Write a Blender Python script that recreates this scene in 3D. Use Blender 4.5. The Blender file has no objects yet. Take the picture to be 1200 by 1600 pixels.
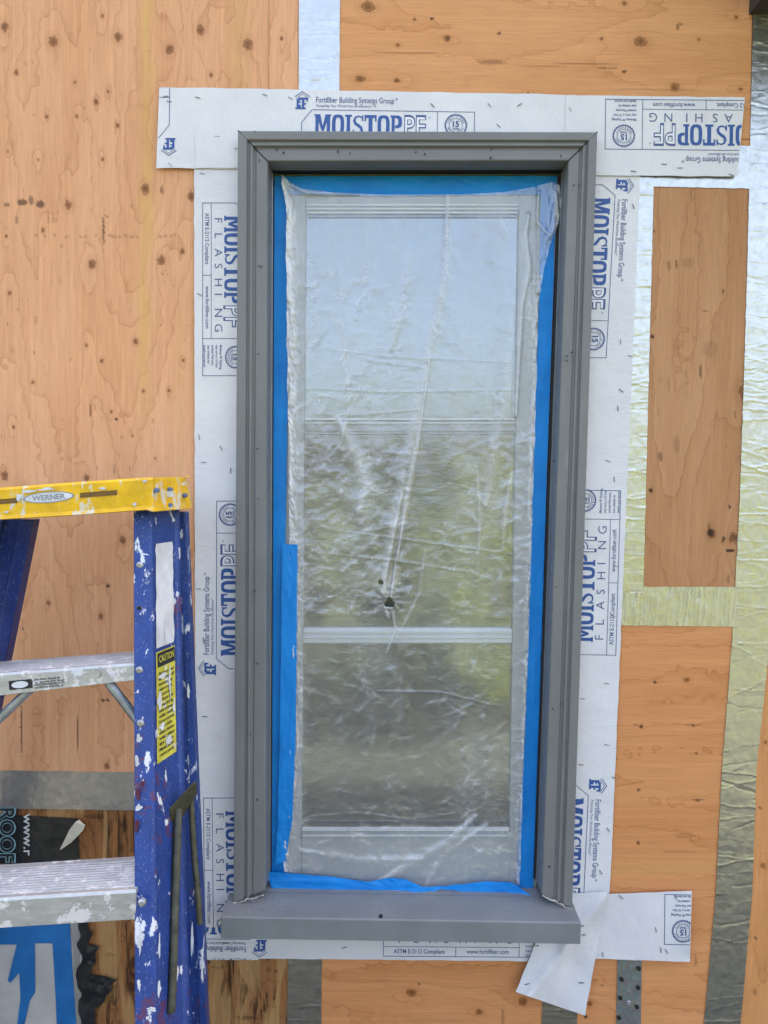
import bpy, math, random
import numpy as np
from mathutils import Matrix, Vector
R = math.radians
scene = bpy.context.scene
COL = scene.collection

# ------------------------------------------------------------------ camera
F = 1155.0                                   # focal length in photo pixels (1200x1600)
CAM = Vector((0.0, -1.5, 1.75))
ROT = Matrix.Rotation(R(90 - 2.9), 3, 'X') @ Matrix.Rotation(R(0.92), 3, 'Z')
cd = bpy.data.cameras.new('camera'); cam = bpy.data.objects.new('camera', cd); COL.objects.link(cam)
cam.matrix_world = Matrix.Translation(CAM) @ ROT.to_4x4()
cd.sensor_fit = 'VERTICAL'; cd.sensor_height = 36; cd.lens = F / 1600 * 36
cd.clip_start = .02; cd.clip_end = 500
scene.camera = cam
scene.render.resolution_x = 768; scene.render.resolution_y = 1024

# ------------------------------------------------------------------ sky and sun (the sun is behind the house)
SUN_EL, SUN_AZ = 55.0, 28.0                  # azimuth from +Y towards +X
world = bpy.data.worlds.new("World"); scene.world = world; world.use_nodes = True
wn = world.node_tree.nodes; wl = world.node_tree.links
bg = wn['Background']; sky = wn.new('ShaderNodeTexSky'); sky.sky_type = 'NISHITA'; sky.sun_disc = False
sky.sun_elevation = R(SUN_EL); sky.sun_rotation = R(SUN_AZ)
sky.air_density = .75; sky.dust_density = 6.0; sky.ozone_density = 0.0; sky.altitude = 0
sky_tint = wn.new('ShaderNodeMix'); sky_tint.data_type = 'RGBA'; sky_tint.blend_type = 'MULTIPLY'; sky_tint.inputs['Factor'].default_value = 1
wl.new(sky.outputs[0], sky_tint.inputs[6]); sky_tint.inputs[7].default_value = (1.09, 1.0, .885, 1); wl.new(sky_tint.outputs[2], bg.inputs[0])     # white balance: warm tint multiplied into the sky colour
bg.inputs[1].default_value = 0.13
sl = bpy.data.lights.new('sun', 'SUN'); sl.energy = 5.0; sl.angle = R(0.5); sl.color = (1, .93, .82)
so = bpy.data.objects.new('sun', sl); COL.objects.link(so)
d = Vector((math.sin(R(SUN_AZ)) * math.cos(R(SUN_EL)), math.cos(R(SUN_AZ)) * math.cos(R(SUN_EL)), math.sin(R(SUN_EL))))
so.rotation_euler = d.to_track_quat('Z', 'Y').to_euler(); so.location = (2, 6, 8)
vs = scene.view_settings; vs.view_transform = 'Standard'; vs.look = 'None'; vs.gamma = 1; vs.exposure = 2.90

# ------------------------------------------------------------------ pixel -> point on a plane at depth Y
RM = np.array([list(r) for r in ROT]); CM = np.array(CAM)
def atv(px, py, Y):
    px = np.asarray(px, float); py = np.asarray(py, float); Y = np.asarray(Y, float)
    dx = (px - 600) / F; dy = -(py - 800) / F
    d = RM[:, 0] * dx[..., None] + RM[:, 1] * dy[..., None] - RM[:, 2]
    t = (Y - CM[1]) / d[..., 1]
    return CM + d * t[..., None]
def at(px, py, Y): return Vector(atv(px, py, Y))

# ------------------------------------------------------------------ numpy noise
def _hash(ix, iy, seed):
    h = (ix.astype(np.int64) * 374761393 + iy.astype(np.int64) * 668265263 + seed * 1442695041) & 0xffffffff
    h = ((h ^ (h >> 13)) * 1274126177) & 0xffffffff
    return ((h ^ (h >> 16)) & 0xffff) / 65535.0
def noise(x, y, seed=0):
    x = np.asarray(x, float); y = np.asarray(y, float)
    ix = np.floor(x); iy = np.floor(y); fx = x - ix; fy = y - iy
    ux = fx*fx*fx*(fx*(fx*6-15)+10); uy = fy*fy*fy*(fy*(fy*6-15)+10)
    def g(ax, ay):
        a = _hash(ix+ax, iy+ay, seed) * 2 * np.pi
        return np.cos(a)*(fx-ax) + np.sin(a)*(fy-ay)
    a = g(0,0)*(1-ux)+g(1,0)*ux; b = g(0,1)*(1-ux)+g(1,1)*ux
    return (a*(1-uy)+b*uy)*1.5
def fbm(x, y, seed=0, o=3):
    s = 0; a = 1
    for i in range(o): s = s + a*noise(x*2**i, y*2**i, seed+i*17); a *= .5
    return s
def lowdisp(X, Z):                            # gentle waves of everything stapled on the wall
    return .0013*noise(X*5, Z*5, 5) + .0006*noise(X*15, Z*10, 6)

# ------------------------------------------------------------------ object helpers
def setp(o, label=None, cat=None, group=None, kind=None):
    if label: o['label'] = label
    if cat: o['category'] = cat
    if group: o['group'] = group
    if kind: o['kind'] = kind
    return o
def thing(name, loc, label, cat, group=None):
    o = bpy.data.objects.new(name, None); COL.objects.link(o); o.location = loc; o.empty_display_size = .05
    return setp(o, label, cat, group)
def wloc(o):
    v = Vector(o.location)
    while o.parent: o = o.parent; v += o.location
    return v
def mk(name, V, Fc, mat, parent=None, smooth=False, attrs=None, mats=None, fm=None):
    V = np.asarray([tuple(v) for v in V] if not isinstance(V, np.ndarray) else V, float)
    mn = V.min(0); mx = V.max(0); base = Vector(((mn[0]+mx[0])/2, (mn[1]+mx[1])/2, mn[2]))
    me = bpy.data.meshes.new(name); Vl = V - np.array(base)
    if isinstance(Fc, np.ndarray):
        n = len(Fc); me.vertices.add(len(V)); me.vertices.foreach_set('co', Vl.astype(np.float32).ravel())
        me.loops.add(n*4); me.loops.foreach_set('vertex_index', Fc.astype(np.int32).ravel())
        me.polygons.add(n); me.polygons.foreach_set('loop_start', np.arange(0, n*4, 4, dtype=np.int32))
        me.update(calc_edges=True)
    else:
        me.from_pydata([tuple(v) for v in Vl], [], [tuple(f) for f in Fc]); me.update()
    if attrs:
        for k, a in attrs.items():
            at_ = me.attributes.new(k, 'FLOAT', 'POINT'); at_.data.foreach_set('value', np.asarray(a, np.float32).ravel())
    if smooth: me.polygons.foreach_set('use_smooth', [True]*len(me.polygons))
    for m in (mats or [mat]): me.materials.append(m)
    if fm is not None: me.polygons.foreach_set('material_index', fm)
    o = bpy.data.objects.new(name, me); COL.objects.link(o)
    if parent: o.parent = parent; o.location = base - wloc(parent)
    else: o.location = base
    return o
def grid(name, P, mat, parent=None, mask=None, attrs=None, thick=0, smooth=True, rimhole=None):
    """P (n,m,3) -> one sheet with rims of the given thickness (towards +Y)"""
    n, m = P.shape[:2]; V = P.reshape(-1, 3); idx = np.arange(n*m).reshape(n, m)
    q = np.stack([idx[:-1,:-1], idx[:-1,1:], idx[1:,1:], idx[1:,:-1]], -1)
    q = q.reshape(-1, 4) if mask is None else q[mask]
    at_ = {k: a.ravel() for k, a in (attrs or {}).items()}
    if thick:
        ring = np.concatenate([idx[0,:], idx[1:,-1], idx[-1,-2::-1], idx[-2:0:-1,0]])
        back = V[ring] + np.array([0, thick, 0]); top = V[ring].copy()   # separate verts keep the rim crisp
        b0 = len(V); V = np.concatenate([V, top, back]); L = len(ring); i = np.arange(L); j = (i+1) % L
        rim = np.stack([b0+i, b0+j, b0+L+j, b0+L+i], -1)
        if rimhole is not None:
            (rx0, rz0, rx1, rz1) = rimhole; rc = (V[ring]+V[np.roll(ring, -1)])/2
            rim = rim[~((rc[:,0] > rx0) & (rc[:,0] < rx1) & (rc[:,2] > rz0) & (rc[:,2] < rz1))]
        q = np.concatenate([q, rim])
        at_ = {k: np.concatenate([a, a[ring], a[ring]]) for k, a in at_.items()}
    return mk(name, V, q, mat, parent, smooth, at_)
def lerp_poly(pts, t):                        # polyline through (t, value) pairs
    pts = np.array(pts, float); return np.interp(t, pts[:, 0], pts[:, 1])
def quadpx(c, n, m):                          # bilinear pixel grid from corners tl,tr,br,bl
    s = np.linspace(0, 1, m)[None, :]; t = np.linspace(0, 1, n)[:, None]; c = np.array(c, float)
    f = lambda k: (c[0,k]*(1-s)+c[1,k]*s)*(1-t) + (c[3,k]*(1-s)+c[2,k]*s)*t
    return f(0), f(1), s+0*t, t+0*s
def box_px(x0, y0, x1, y1, Yf, Yb):
    """box whose front face covers the pixel rectangle, going back to Yb"""
    a = [at(x0,y0,Yf), at(x1,y0,Yf), at(x1,y1,Yf), at(x0,y1,Yf)]
    return a + [Vector((p.x, Yb, p.z)) for p in a], [(0,3,2,1),(4,5,6,7),(0,1,5,4),(1,2,6,5),(2,3,7,6),(3,0,4,7)]
def loft(secs, closed=True, caps=True):
    V = []; Fc = []; k = len(secs[0])
    for s in secs: V += [Vector(p) for p in s]
    for i in range(len(secs)-1):
        for j in range(k if closed else k-1):
            j2 = (j+1) % k; Fc.append((i*k+j, i*k+j2, (i+1)*k+j2, (i+1)*k+j))
    if caps and closed: Fc.append(tuple(range(k-1, -1, -1))); Fc.append(tuple((len(secs)-1)*k+j for j in range(k)))
    return V, Fc
def bevel(o, w, seg=2):
    m = o.modifiers.new('bevel', 'BEVEL'); m.width = w; m.segments = seg; m.limit_method = 'ANGLE'; m.angle_limit = R(30)
    return o
def merge(parts):
    V = []; Fc = []
    for v, f in parts:
        b = len(V); V += list(v); Fc += [tuple(i+b for i in q) for q in f]
    return V, Fc
def tube(pts, r, k=8):
    secs = []
    for i, p in enumerate(pts):
        a = pts[max(i-1, 0)]; b = pts[min(i+1, len(pts)-1)]; t = (b-a).normalized()
        u = t.cross(Vector((0,1,0))); u = u.normalized() if u.length > .1 else t.cross(Vector((1,0,0))).normalized(); w = t.cross(u)
        rr = r[i] if isinstance(r, (list, tuple)) else r
        secs.append([p + u*rr*math.cos(2*math.pi*j/k) + w*rr*math.sin(2*math.pi*j/k) for j in range(k)])
    return loft(secs)

# ------------------------------------------------------------------ node helpers
class NT:
    def __init__(s, name):
        s.m = bpy.data.materials.new(name); s.m.use_nodes = True; s.t = s.m.node_tree; s.N = s.t.nodes; s.L = s.t.links
        s.b = s.N['Principled BSDF']; s.out = s.N['Material Output']
    def set(s, sock, v):
        if isinstance(v, (int, float)): sock.default_value = v
        elif isinstance(v, tuple): sock.default_value = (*v, 1) if len(v) == 3 and sock.type == 'RGBA' else v
        else: s.L.new(v, sock)
    def pos(s):
        if not hasattr(s, '_p'): s._p = s.N.new('ShaderNodeNewGeometry').outputs['Position']
        return s._p
    def scaled(s, v, sc, rot=(0,0,0)):
        n = s.N.new('ShaderNodeMapping'); s.L.new(v, n.inputs[0]); n.inputs['Scale'].default_value = sc
        n.inputs['Rotation'].default_value = rot; return n.outputs[0]
    def attr(s, name):
        n = s.N.new('ShaderNodeAttribute'); n.attribute_name = name; return n.outputs['Fac']
    def noise(s, vec, scale=1, det=3, rough=.5, dist=0):
        n = s.N.new('ShaderNodeTexNoise'); s.L.new(vec, n.inputs['Vector']); n.inputs['Scale'].default_value = scale
        n.inputs['Detail'].default_value = det; n.inputs['Roughness'].default_value = rough; n.inputs['Distortion'].default_value = dist
        return n.outputs['Fac']
    def vor(s, vec, scale=1, feat='F1'):
        n = s.N.new('ShaderNodeTexVoronoi'); n.feature = feat; s.L.new(vec, n.inputs['Vector']); n.inputs['Scale'].default_value = scale
        return n.outputs['Distance']
    def m_(s, op, a, b=0.0, c=0.0):
        n = s.N.new('ShaderNodeMath'); n.operation = op; s.set(n.inputs[0], a); s.set(n.inputs[1], b); s.set(n.inputs[2], c); return n.outputs[0]
    def ramp(s, fac, stops, interp='LINEAR'):
        n = s.N.new('ShaderNodeValToRGB'); s.set(n.inputs[0], fac); e = n.color_ramp.elements; n.color_ramp.interpolation = interp
        while len(e) > 1: e.remove(e[-1])
        for i, (p, c) in enumerate(stops):
            el = e[0] if i == 0 else e.new(p); el.position = p
            c = (c, c, c) if isinstance(c, (int, float)) else c; el.color = (*c, 1)
        return n.outputs[0]
    def mix(s, f, a, b, mode='MIX'):
        n = s.N.new('ShaderNodeMix'); n.data_type = 'RGBA'; n.blend_type = mode
        s.set(n.inputs['Factor'], f); s.set(n.inputs[6], a); s.set(n.inputs[7], b); return n.outputs[2]
    def bump(s, h, strength=.3, dist=.001, prev=None):
        n = s.N.new('ShaderNodeBump'); s.set(n.inputs['Height'], h); n.inputs['Strength'].default_value = strength
        n.inputs['Distance'].default_value = dist
        if prev is not None: s.L.new(prev, n.inputs['Normal'])
        return n.outputs[0]
    def P(s, **k):
        nm = dict(col='Base Color', rough='Roughness', metal='Metallic', spec='Specular IOR Level', normal='Normal', coat='Coat Weight', coatr='Coat Roughness', sss='Subsurface Weight')
        for a, v in k.items(): s.set(s.b.inputs[nm[a]], v)
        return s.m

def simple(name, col, rough=.6, metal=0, var=.12, sc=40, bump=.1, spec=.5, bd=.0006):
    t = NT(name); p = t.pos(); n = t.noise(p, sc, 4)
    lo = tuple(c*(1-var) for c in col); hi = tuple(min(1, c*(1+var)) for c in col)
    return t.P(col=t.ramp(n, [(.3, lo), (.7, hi)]), rough=t.ramp(n, [(.3, rough*.85), (.7, min(1, rough*1.15))]), metal=metal, spec=spec,
               normal=t.bump(t.noise(p, sc*6, 3), bump, bd))

def plywood_mat(name, light, mid, dark, vertical=True, rough_wood=False, streak=(.62,.40,.16), tone=1.0):
    t = NT(name); p = t.pos(); f = t.attr('grain'); k = t.attr('knot'); mk_ = t.attr('mark')
    a, b = (1, .035) if vertical else (.035, 1)
    wnz = t.N.new('ShaderNodeTexWhiteNoise'); wnz.noise_dimensions = '1D'; t.L.new(t.m_('FLOOR', t.m_('ADD', f, t.m_('MULTIPLY', t.m_('SUBTRACT', t.noise(t.scaled(p, (a*110, 1, b*110)), 1, 3, .6), .5), .10))), wnz.inputs['W']); band = wnz.outputs['Value']
    fib = t.noise(t.scaled(p, (a*420, 1, b*420)), 1, 4, .65)
    fib2 = t.noise(t.scaled(p, (a*110, 1, b*110)), 1, 3, .6)
    blot = t.noise(t.scaled(p, (a*10+2, 1, b*10+2)), 1, 3)
    fr = t.m_('FRACT', t.m_('ADD', f, t.m_('MULTIPLY', t.m_('SUBTRACT', fib2, .5), .10)))
    col = t.ramp(blot, [(.3, light), (.7, mid)])
    col = t.mix(t.m_('MULTIPLY', band, .30), col, tuple(c*d for c, d in zip(mid, (.86, .78, .70))))
    lm = t.ramp(fr, [(0, .0), (.45, .03), (.82, .16), (.94, .42), (.98, .85), (1, 0)])
    col = t.mix(t.m_('MULTIPLY', lm, t.m_('MULTIPLY_ADD', blot, .9, .30)), col, dark)
    col = t.mix(t.ramp(fib, [(.35,   .24 if rough_wood else .20), (.62, 0)]), col, tuple(c*.45 for c in dark))
    col = t.mix(t.ramp(fib2, [(.50, 0), (.8, .40)]), col, tuple(min(1, c*1.18) for c in light))
    sn = t.noise(t.scaled(p, (a*9, 1, b*9)), 1, 2)
    col = t.mix(t.ramp(sn, [(.60, 0), (.68, .3), (.8, .42)]), col, streak)
    col = t.mix(t.m_('MULTIPLY', t.attr('streak'), t.ramp(fib2, [(.3, .3), (.6, .9)])), col, (streak[0]*1.02, streak[1]*1.02, streak[2]*.62))
    # tiny pits and dashes
    pit = t.noise(t.scaled(p, (a*240+20, 1, b*900+20)), 1, 1)
    col = t.mix(t.ramp(pit, [(.70, 0), (.76, .4)]), col, tuple(c*.35 for c in dark))
    rings = t.m_('SINE', t.m_('MULTIPLY', t.m_('ADD', k, t.m_('MULTIPLY', fib2, .25)), 15))
    kw = t.m_('ADD', k, t.m_('ADD', t.m_('MULTIPLY', t.m_('SUBTRACT', fib2, .5), .6), t.m_('MULTIPLY', t.m_('SUBTRACT', t.noise(p, 130, 2), .5), 1.1)))
    kb = t.mix(t.m_('MULTIPLY_ADD', rings, .35, .4), tuple(c*.75 for c in dark), tuple(c*.34 for c in dark))
    kb = t.mix(t.ramp(kw, [(.05, .8), (.50, 0)]), kb, tuple(c*.16 for c in dark))
    halo = t.m_('MULTIPLY', t.ramp(t.m_('MULTIPLY', kw, .25), [(.2, .75), (.3, .4), (.55, 0)]), t.m_('MULTIPLY_ADD', rings, .35, .45))
    col = t.mix(halo, col, tuple(c*.8 for c in dark))
    col = t.mix(t.ramp(kw, [(.70, .88), (.98, .0)]), col, kb)
    col = t.mix(mk_, col, tuple(c*.12 for c in (dark[0], dark[1], dark[2]*1.5)))
    h = t.m_('ADD', t.m_('MULTIPLY', lm, -.6), t.m_('MULTIPLY', fib, .5)); h = t.m_('ADD', h, t.m_('MULTIPLY', mk_, -1.0))
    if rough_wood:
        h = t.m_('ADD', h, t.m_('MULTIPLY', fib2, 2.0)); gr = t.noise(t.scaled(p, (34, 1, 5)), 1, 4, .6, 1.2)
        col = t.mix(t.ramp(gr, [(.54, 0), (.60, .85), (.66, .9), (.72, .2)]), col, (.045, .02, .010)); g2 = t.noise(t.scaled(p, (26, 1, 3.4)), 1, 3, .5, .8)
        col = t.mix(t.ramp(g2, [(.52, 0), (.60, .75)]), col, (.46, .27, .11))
    if tone != 1.0: col = t.mix(1.0, col, (tone, tone, tone), 'MULTIPLY')
    return t.P(col=col, rough=.72, spec=.25, normal=t.bump(h, .5 if not rough_wood else .9, .0006 if not rough_wood else .002))

WL, WM, WD = (.60, .345, .19), (.56, .30, .15), (.36, .145, .05)
M_PLY_L = plywood_mat('plywood_left', (.80,.440,.245), (.72,.362,.182), (.49,.205,.090))
M_PLY_T = plywood_mat('plywood_orange', (.73,.365,.165), (.66,.315,.13), (.48,.20,.065), vertical=False, streak=(.68,.40,.15))
M_PLY_P = plywood_mat('plywood_brown', (.56,.300,.15), (.47,.235,.105), (.33,.14,.055), streak=(.56,.33,.15))
M_PLY_B = plywood_mat('plywood_low', (.72,.335,.140), (.65,.285,.110), (.46,.165,.048), vertical=False, streak=(.66,.36,.13))
M_PLY_R = plywood_mat('plywood_edge', (.72,.35,.14), (.66,.30,.11), (.47,.18,.055))
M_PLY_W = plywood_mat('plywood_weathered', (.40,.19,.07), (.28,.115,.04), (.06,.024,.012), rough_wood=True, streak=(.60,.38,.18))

def paint_mat(name, col, rough=.45, grain=(300, 300, 8)):
    t = NT(name); p = t.pos(); n = t.noise(p, 9, 4); st = t.noise(t.scaled(p, grain), 1, 3)
    c = t.ramp(n, [(.3, tuple(x*.92 for x in col)), (.7, tuple(x*1.08 for x in col))])
    sp = t.noise(p, 260, 2)
    c = t.mix(t.ramp(sp, [(.70, 0), (.78, .35)]), c, tuple(min(1, x*1.9) for x in col))
    dt = t.noise(p, 30, 5, .7)
    scr = t.noise(t.scaled(p, tuple(g*.35+3 for g in grain)), 1, 3, .7); c = t.mix(t.ramp(scr, [(.64, 0), (.72, .28)]), c, tuple(min(1, x*1.8) for x in col)); big = t.noise(p, 3.5, 3); c = t.mix(t.ramp(big, [(.45, 0), (.7, .2)]), c, tuple(x*.78 for x in col))
    c = t.mix(t.ramp(dt, [(.56, 0), (.72, .22)]), c, tuple(x*.7 for x in col))
    return t.P(col=c, rough=t.ramp(dt, [(.3, rough*.85), (.7, rough*1.2)]), spec=.4,
               normal=t.bump(t.m_('ADD', st, t.m_('MULTIPLY', t.noise(p, 60, 3), .6)), .25, .0006))
M_TRIM = paint_mat('grey_trim_paint', (.182, .187, .186), .42)
M_TRIMH = paint_mat('grey_trim_paint_head', (.182, .187, .186), .42, (8, 300, 300))
M_SILL = NT('grey_sill_paint')
def _sill(t):
    p = t.pos(); n = t.noise(p, 12, 4); col = (.20, .215, .225)
    c = t.ramp(n, [(.3, tuple(x*.92 for x in col)), (.7, tuple(x*1.1 for x in col))])
    nz = t.N.new('ShaderNodeNewGeometry').outputs['Normal']; sep = t.N.new('ShaderNodeSeparateXYZ'); t.L.new(nz, sep.inputs[0])
    dust = t.m_('MULTIPLY', t.ramp(t.noise(p, 420, 3, .7), [(.54, 0), (.66, 1)]), t.ramp(t.noise(p, 14, 3), [(.46, 0), (.66, .7)]))
    dust = t.m_('MULTIPLY', dust, t.ramp(sep.outputs[2], [(.5, 0), (.9, 1)]))
    c = t.mix(dust, c, (.50, .47, .44))
    return t.P(col=c, rough=.45, spec=.45, normal=t.bump(t.noise(p, 80, 4), .25, .0006))
M_SILL = _sill(M_SILL)
M_SASH = paint_mat('sash_paint', (.34, .37, .39), .4)
M_SASHL = paint_mat('sash_moulding_paint', (.60, .64, .68), .4, (8, 300, 300))
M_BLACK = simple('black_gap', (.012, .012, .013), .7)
M_OLIVE = simple('olive_bronze_strip', (.13, .12, .05), .35, .3)
M_ALU = simple('aluminium_track', (.55, .55, .56), .35, .9)
M_DARKHOLE = simple('dark_nail_hole', (.012, .011, .012), .9)

# flashing paper
def paper():
    t = NT('white_flashing_paper'); p = t.pos(); u = t.attr('u'); v = t.attr('v')
    cb = t.N.new('ShaderNodeCombineXYZ'); t.L.new(u, cb.inputs[0]); t.L.new(v, cb.inputs[1]); q = cb.outputs[0]
    th = t.noise(t.scaled(q, (900, 28, 1)), 1, 2, .5); th2 = t.noise(t.scaled(q, (28, 700, 1)), 1, 2)
    n = t.noise(p, 7, 4)
    c = t.ramp(n, [(.3, (.66, .66, .69)), (.7, (.74, .74, .76))])
    c = t.mix(t.ramp(th, [(.60, 0), (.74, .28)]), c, (.50, .51, .55))
    c = t.mix(t.ramp(th2, [(.70, 0), (.80, .10)]), c, (.5, .51, .55))
    sm = t.noise(p, 22, 5, .75); c = t.mix(t.ramp(sm, [(.60, 0), (.80, .20)]), c, (.42, .38, .33))
    return t.P(col=c, rough=.5, spec=.35, normal=t.bump(t.m_('ADD', t.m_('MULTIPLY', th, 1.0), t.m_('MULTIPLY', t.noise(p, 32, 4), 3.0)), .55, .0012))
M_PAPER = paper()
def ink(name, col):
    t = NT(name); p = t.pos(); n = t.noise(p, 700, 3)
    return t.P(col=t.ramp(n, [(.35, col), (.68, tuple(c*1.3+.02 for c in col))]), rough=.55)
M_INK = ink('blue_print', (.018, .070, .26)); M_INKD = ink('dark_blue_print', (.045, .075, .20))
M_INKW = ink('white_print', (.66, .66, .69))

def foil(name, base=(.57,.58,.56), rough=.27, dirt=.15, metal=.92):
    t = NT(name); p = t.pos(); n = t.noise(p, 60, 4, .7); f = t.noise(p, 260, 3)
    c = t.mix(t.ramp(n, [(.5, 0), (.8, dirt*2)]), base, tuple(x*.45 for x in base))
    return t.P(col=c, rough=t.ramp(n, [(.3, rough*.8), (.7, rough*1.35)]), metal=metal,
               normal=t.bump(t.m_('ADD', f, t.m_('MULTIPLY', n, 2)), .18, .0007))
M_FOIL = foil('foil_tape', rough=.30); M_FOILD = foil('dull_foil_tape', (.52,.50,.47), .36, .3); M_DUCT = foil('grey_duct_tape', (.46,.44,.43), .32, .3, .7)
def galv():
    t = NT('galvanised_steel'); p = t.pos(); v = t.N.new('ShaderNodeTexVoronoi'); t.L.new(p, v.inputs['Vector']); v.inputs['Scale'].default_value = 160
    c = t.mix(t.m_('MULTIPLY', t.noise(p, 50, 3), 1.0), (.22, .25, .26), (.42, .46, .48)); c = t.mix(.25, c, v.outputs['Color'], 'SOFT_LIGHT')
    return t.P(col=c, rough=.42, metal=.7, normal=t.bump(v.outputs['Distance'], .2, .001))
M_GALV = galv()
def bluetape():
    t = NT('blue_masking_tape'); p = t.pos(); n = t.noise(p, 14, 3); cr = t.noise(t.scaled(p, (120, 120, 900)), 1, 2)
    c = t.ramp(n, [(.3, (.003, .20, .62)), (.7, (.006, .26, .74))]); w = t.noise(t.scaled(p, (30, 30, 110)), 1, 4, .7); c = t.mix(t.ramp(w, [(.55, 0), (.75, .35)]), c, (.05, .33, .72))
    return t.P(col=c, rough=.5, spec=.35, sss=0, normal=t.bump(t.m_('ADD', cr, t.m_('MULTIPLY', w, 1.5)), .5, .0008))
M_BLUET = bluetape()
M_STEEL = simple('staple_steel', (.22, .23, .25), .4, .6)

def ladder_paint(name, col, amount=.5, chips=(.72, .75, .80), rough=.42, red=False):
    t = NT(name); p = t.pos(); n = t.noise(t.scaled(p, (1, 1, .45)), 55, 4, .65); fine = t.noise(t.scaled(p, (1, 1, .35)), 420, 3, .6)
    area = t.noise(p, 16, 3)
    c = t.ramp(t.noise(p, 30, 3), [(.3, tuple(x*.82 for x in col)), (.7, tuple(min(1, x*1.15) for x in col))])
    c = t.mix(t.ramp(fine, [(.60, 0), (.68, .55)]), c, tuple(min(1, x*.7+.22) for x in col))
    if red: c = t.mix(t.ramp(t.m_('MULTIPLY', t.noise(p, 70, 4, .7), t.noise(p, 9, 1)), [(.375, 0), (.395, .7)]), c, (.13, .03, .05))
    thr = t.m_('ADD', n, t.m_('MULTIPLY', t.m_('SUBTRACT', area, .5), .55))
    k = .70 - .12*amount
    c = t.mix(t.ramp(thr, [(k-.012, 0), (k+.03, .92)]), c, chips)
    dk = t.noise(p, 90, 5, .7); c = t.mix(t.ramp(dk, [(.66, 0), (.74, .55)]), c, tuple(x*.25 for x in col))
    return t.P(col=c, rough=rough, spec=.4, normal=t.bump(t.m_('ADD', t.m_('MULTIPLY', t.ramp(thr, [(k, 0), (k+.03, 1)]), 1.0), fine), .35, .0007))
M_LBLUE = ladder_paint('blue_fibreglass', (.016, .050, .235), .5, red=True)
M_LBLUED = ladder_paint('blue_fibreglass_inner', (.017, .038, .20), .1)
M_YEL = ladder_paint('yellow_cap_plastic', (.80, .47, .006), .75, (.66, .62, .50), .35)
M_STEP = NT('aluminium_step')
def _step(t):
    p = t.pos(); n = t.noise(t.scaled(p, (.25, 1, 1)), 90, 5, .7)
    c = t.ramp(n, [(.3, (.42, .43, .44)), (.7, (.62, .63, .64))])
    sp = t.noise(p, 55, 4, .65); area = t.noise(p, 12, 2)
    thr = t.m_('ADD', sp, t.m_('MULTIPLY', t.m_('SUBTRACT', area, .5), .5))
    pt = t.ramp(thr, [(.58, 0), (.60, .9)]); c = t.mix(pt, c, (.70, .68, .67))
    c = t.mix(t.ramp(t.noise(p, 130, 4, .7), [(.60, 0), (.70, .6)]), c, (.30, .22, .21))
    return t.P(col=c, rough=.45, metal=t.m_('MULTIPLY_ADD', pt, -.55, .55), normal=t.bump(t.m_('ADD', pt, n), .35, .0008))
M_STEP = _step(M_STEP)
M_BRACE = simple('galvanised_brace', (.36, .39, .42), .42, .7, .25, 60, .2)
M_SPREAD = simple('worn_olive_steel', (.06, .06, .045), .3, .5, .45, 50, .3)
M_RIVET = simple('rivet_aluminium', (.45, .47, .50), .4, .7, .3, 90)
M_LWHITE = ladder_paint('white_label_vinyl', (.66, .68, .72), .0, (.3,.32,.4)); M_LYEL = ladder_paint('yellow_label_vinyl', (.56, .52, .06), .75, (.66,.68,.72))
M_LBLK = simple('black_label', (.015, .015, .018), .5)
def memb():
    t = NT('black_membrane'); p = t.pos(); n = t.noise(p, 25, 5, .6)
    return t.P(col=t.ramp(n, [(.3, (.010, .011, .014)), (.75, (.035, .036, .04))]), rough=.28, normal=t.bump(n, .5, .004))
M_MEMB = memb()
M_PALEBLUE = ink('pale_blue_print', (.17, .32, .38)); M_GREYPR = ink('pale_grey_print', (.55, .57, .56))
def wrap():
    t = NT('white_house_wrap'); p = t.pos(); n = t.noise(p, 18, 4)
    return t.P(col=t.ramp(n, [(.3, (.40, .395, .38)), (.7, (.52, .51, .50))]), rough=.5, normal=t.bump(n, .4, .003))
M_WRAP = wrap(); M_WRAPB = simple('blue_wrap_print', (.012, .14, .40), .45, 0, .15, 30, .2); M_WRAPG = simple('grey_wrap_edge', (.27, .26, .24), .6)
M_CREAM = simple('torn_cream_tape', (.62, .58, .48), .6)
M_CAULK = simple('pale_caulk', (.42, .40, .36), .8, 0, .3, 200, .8)

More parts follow.
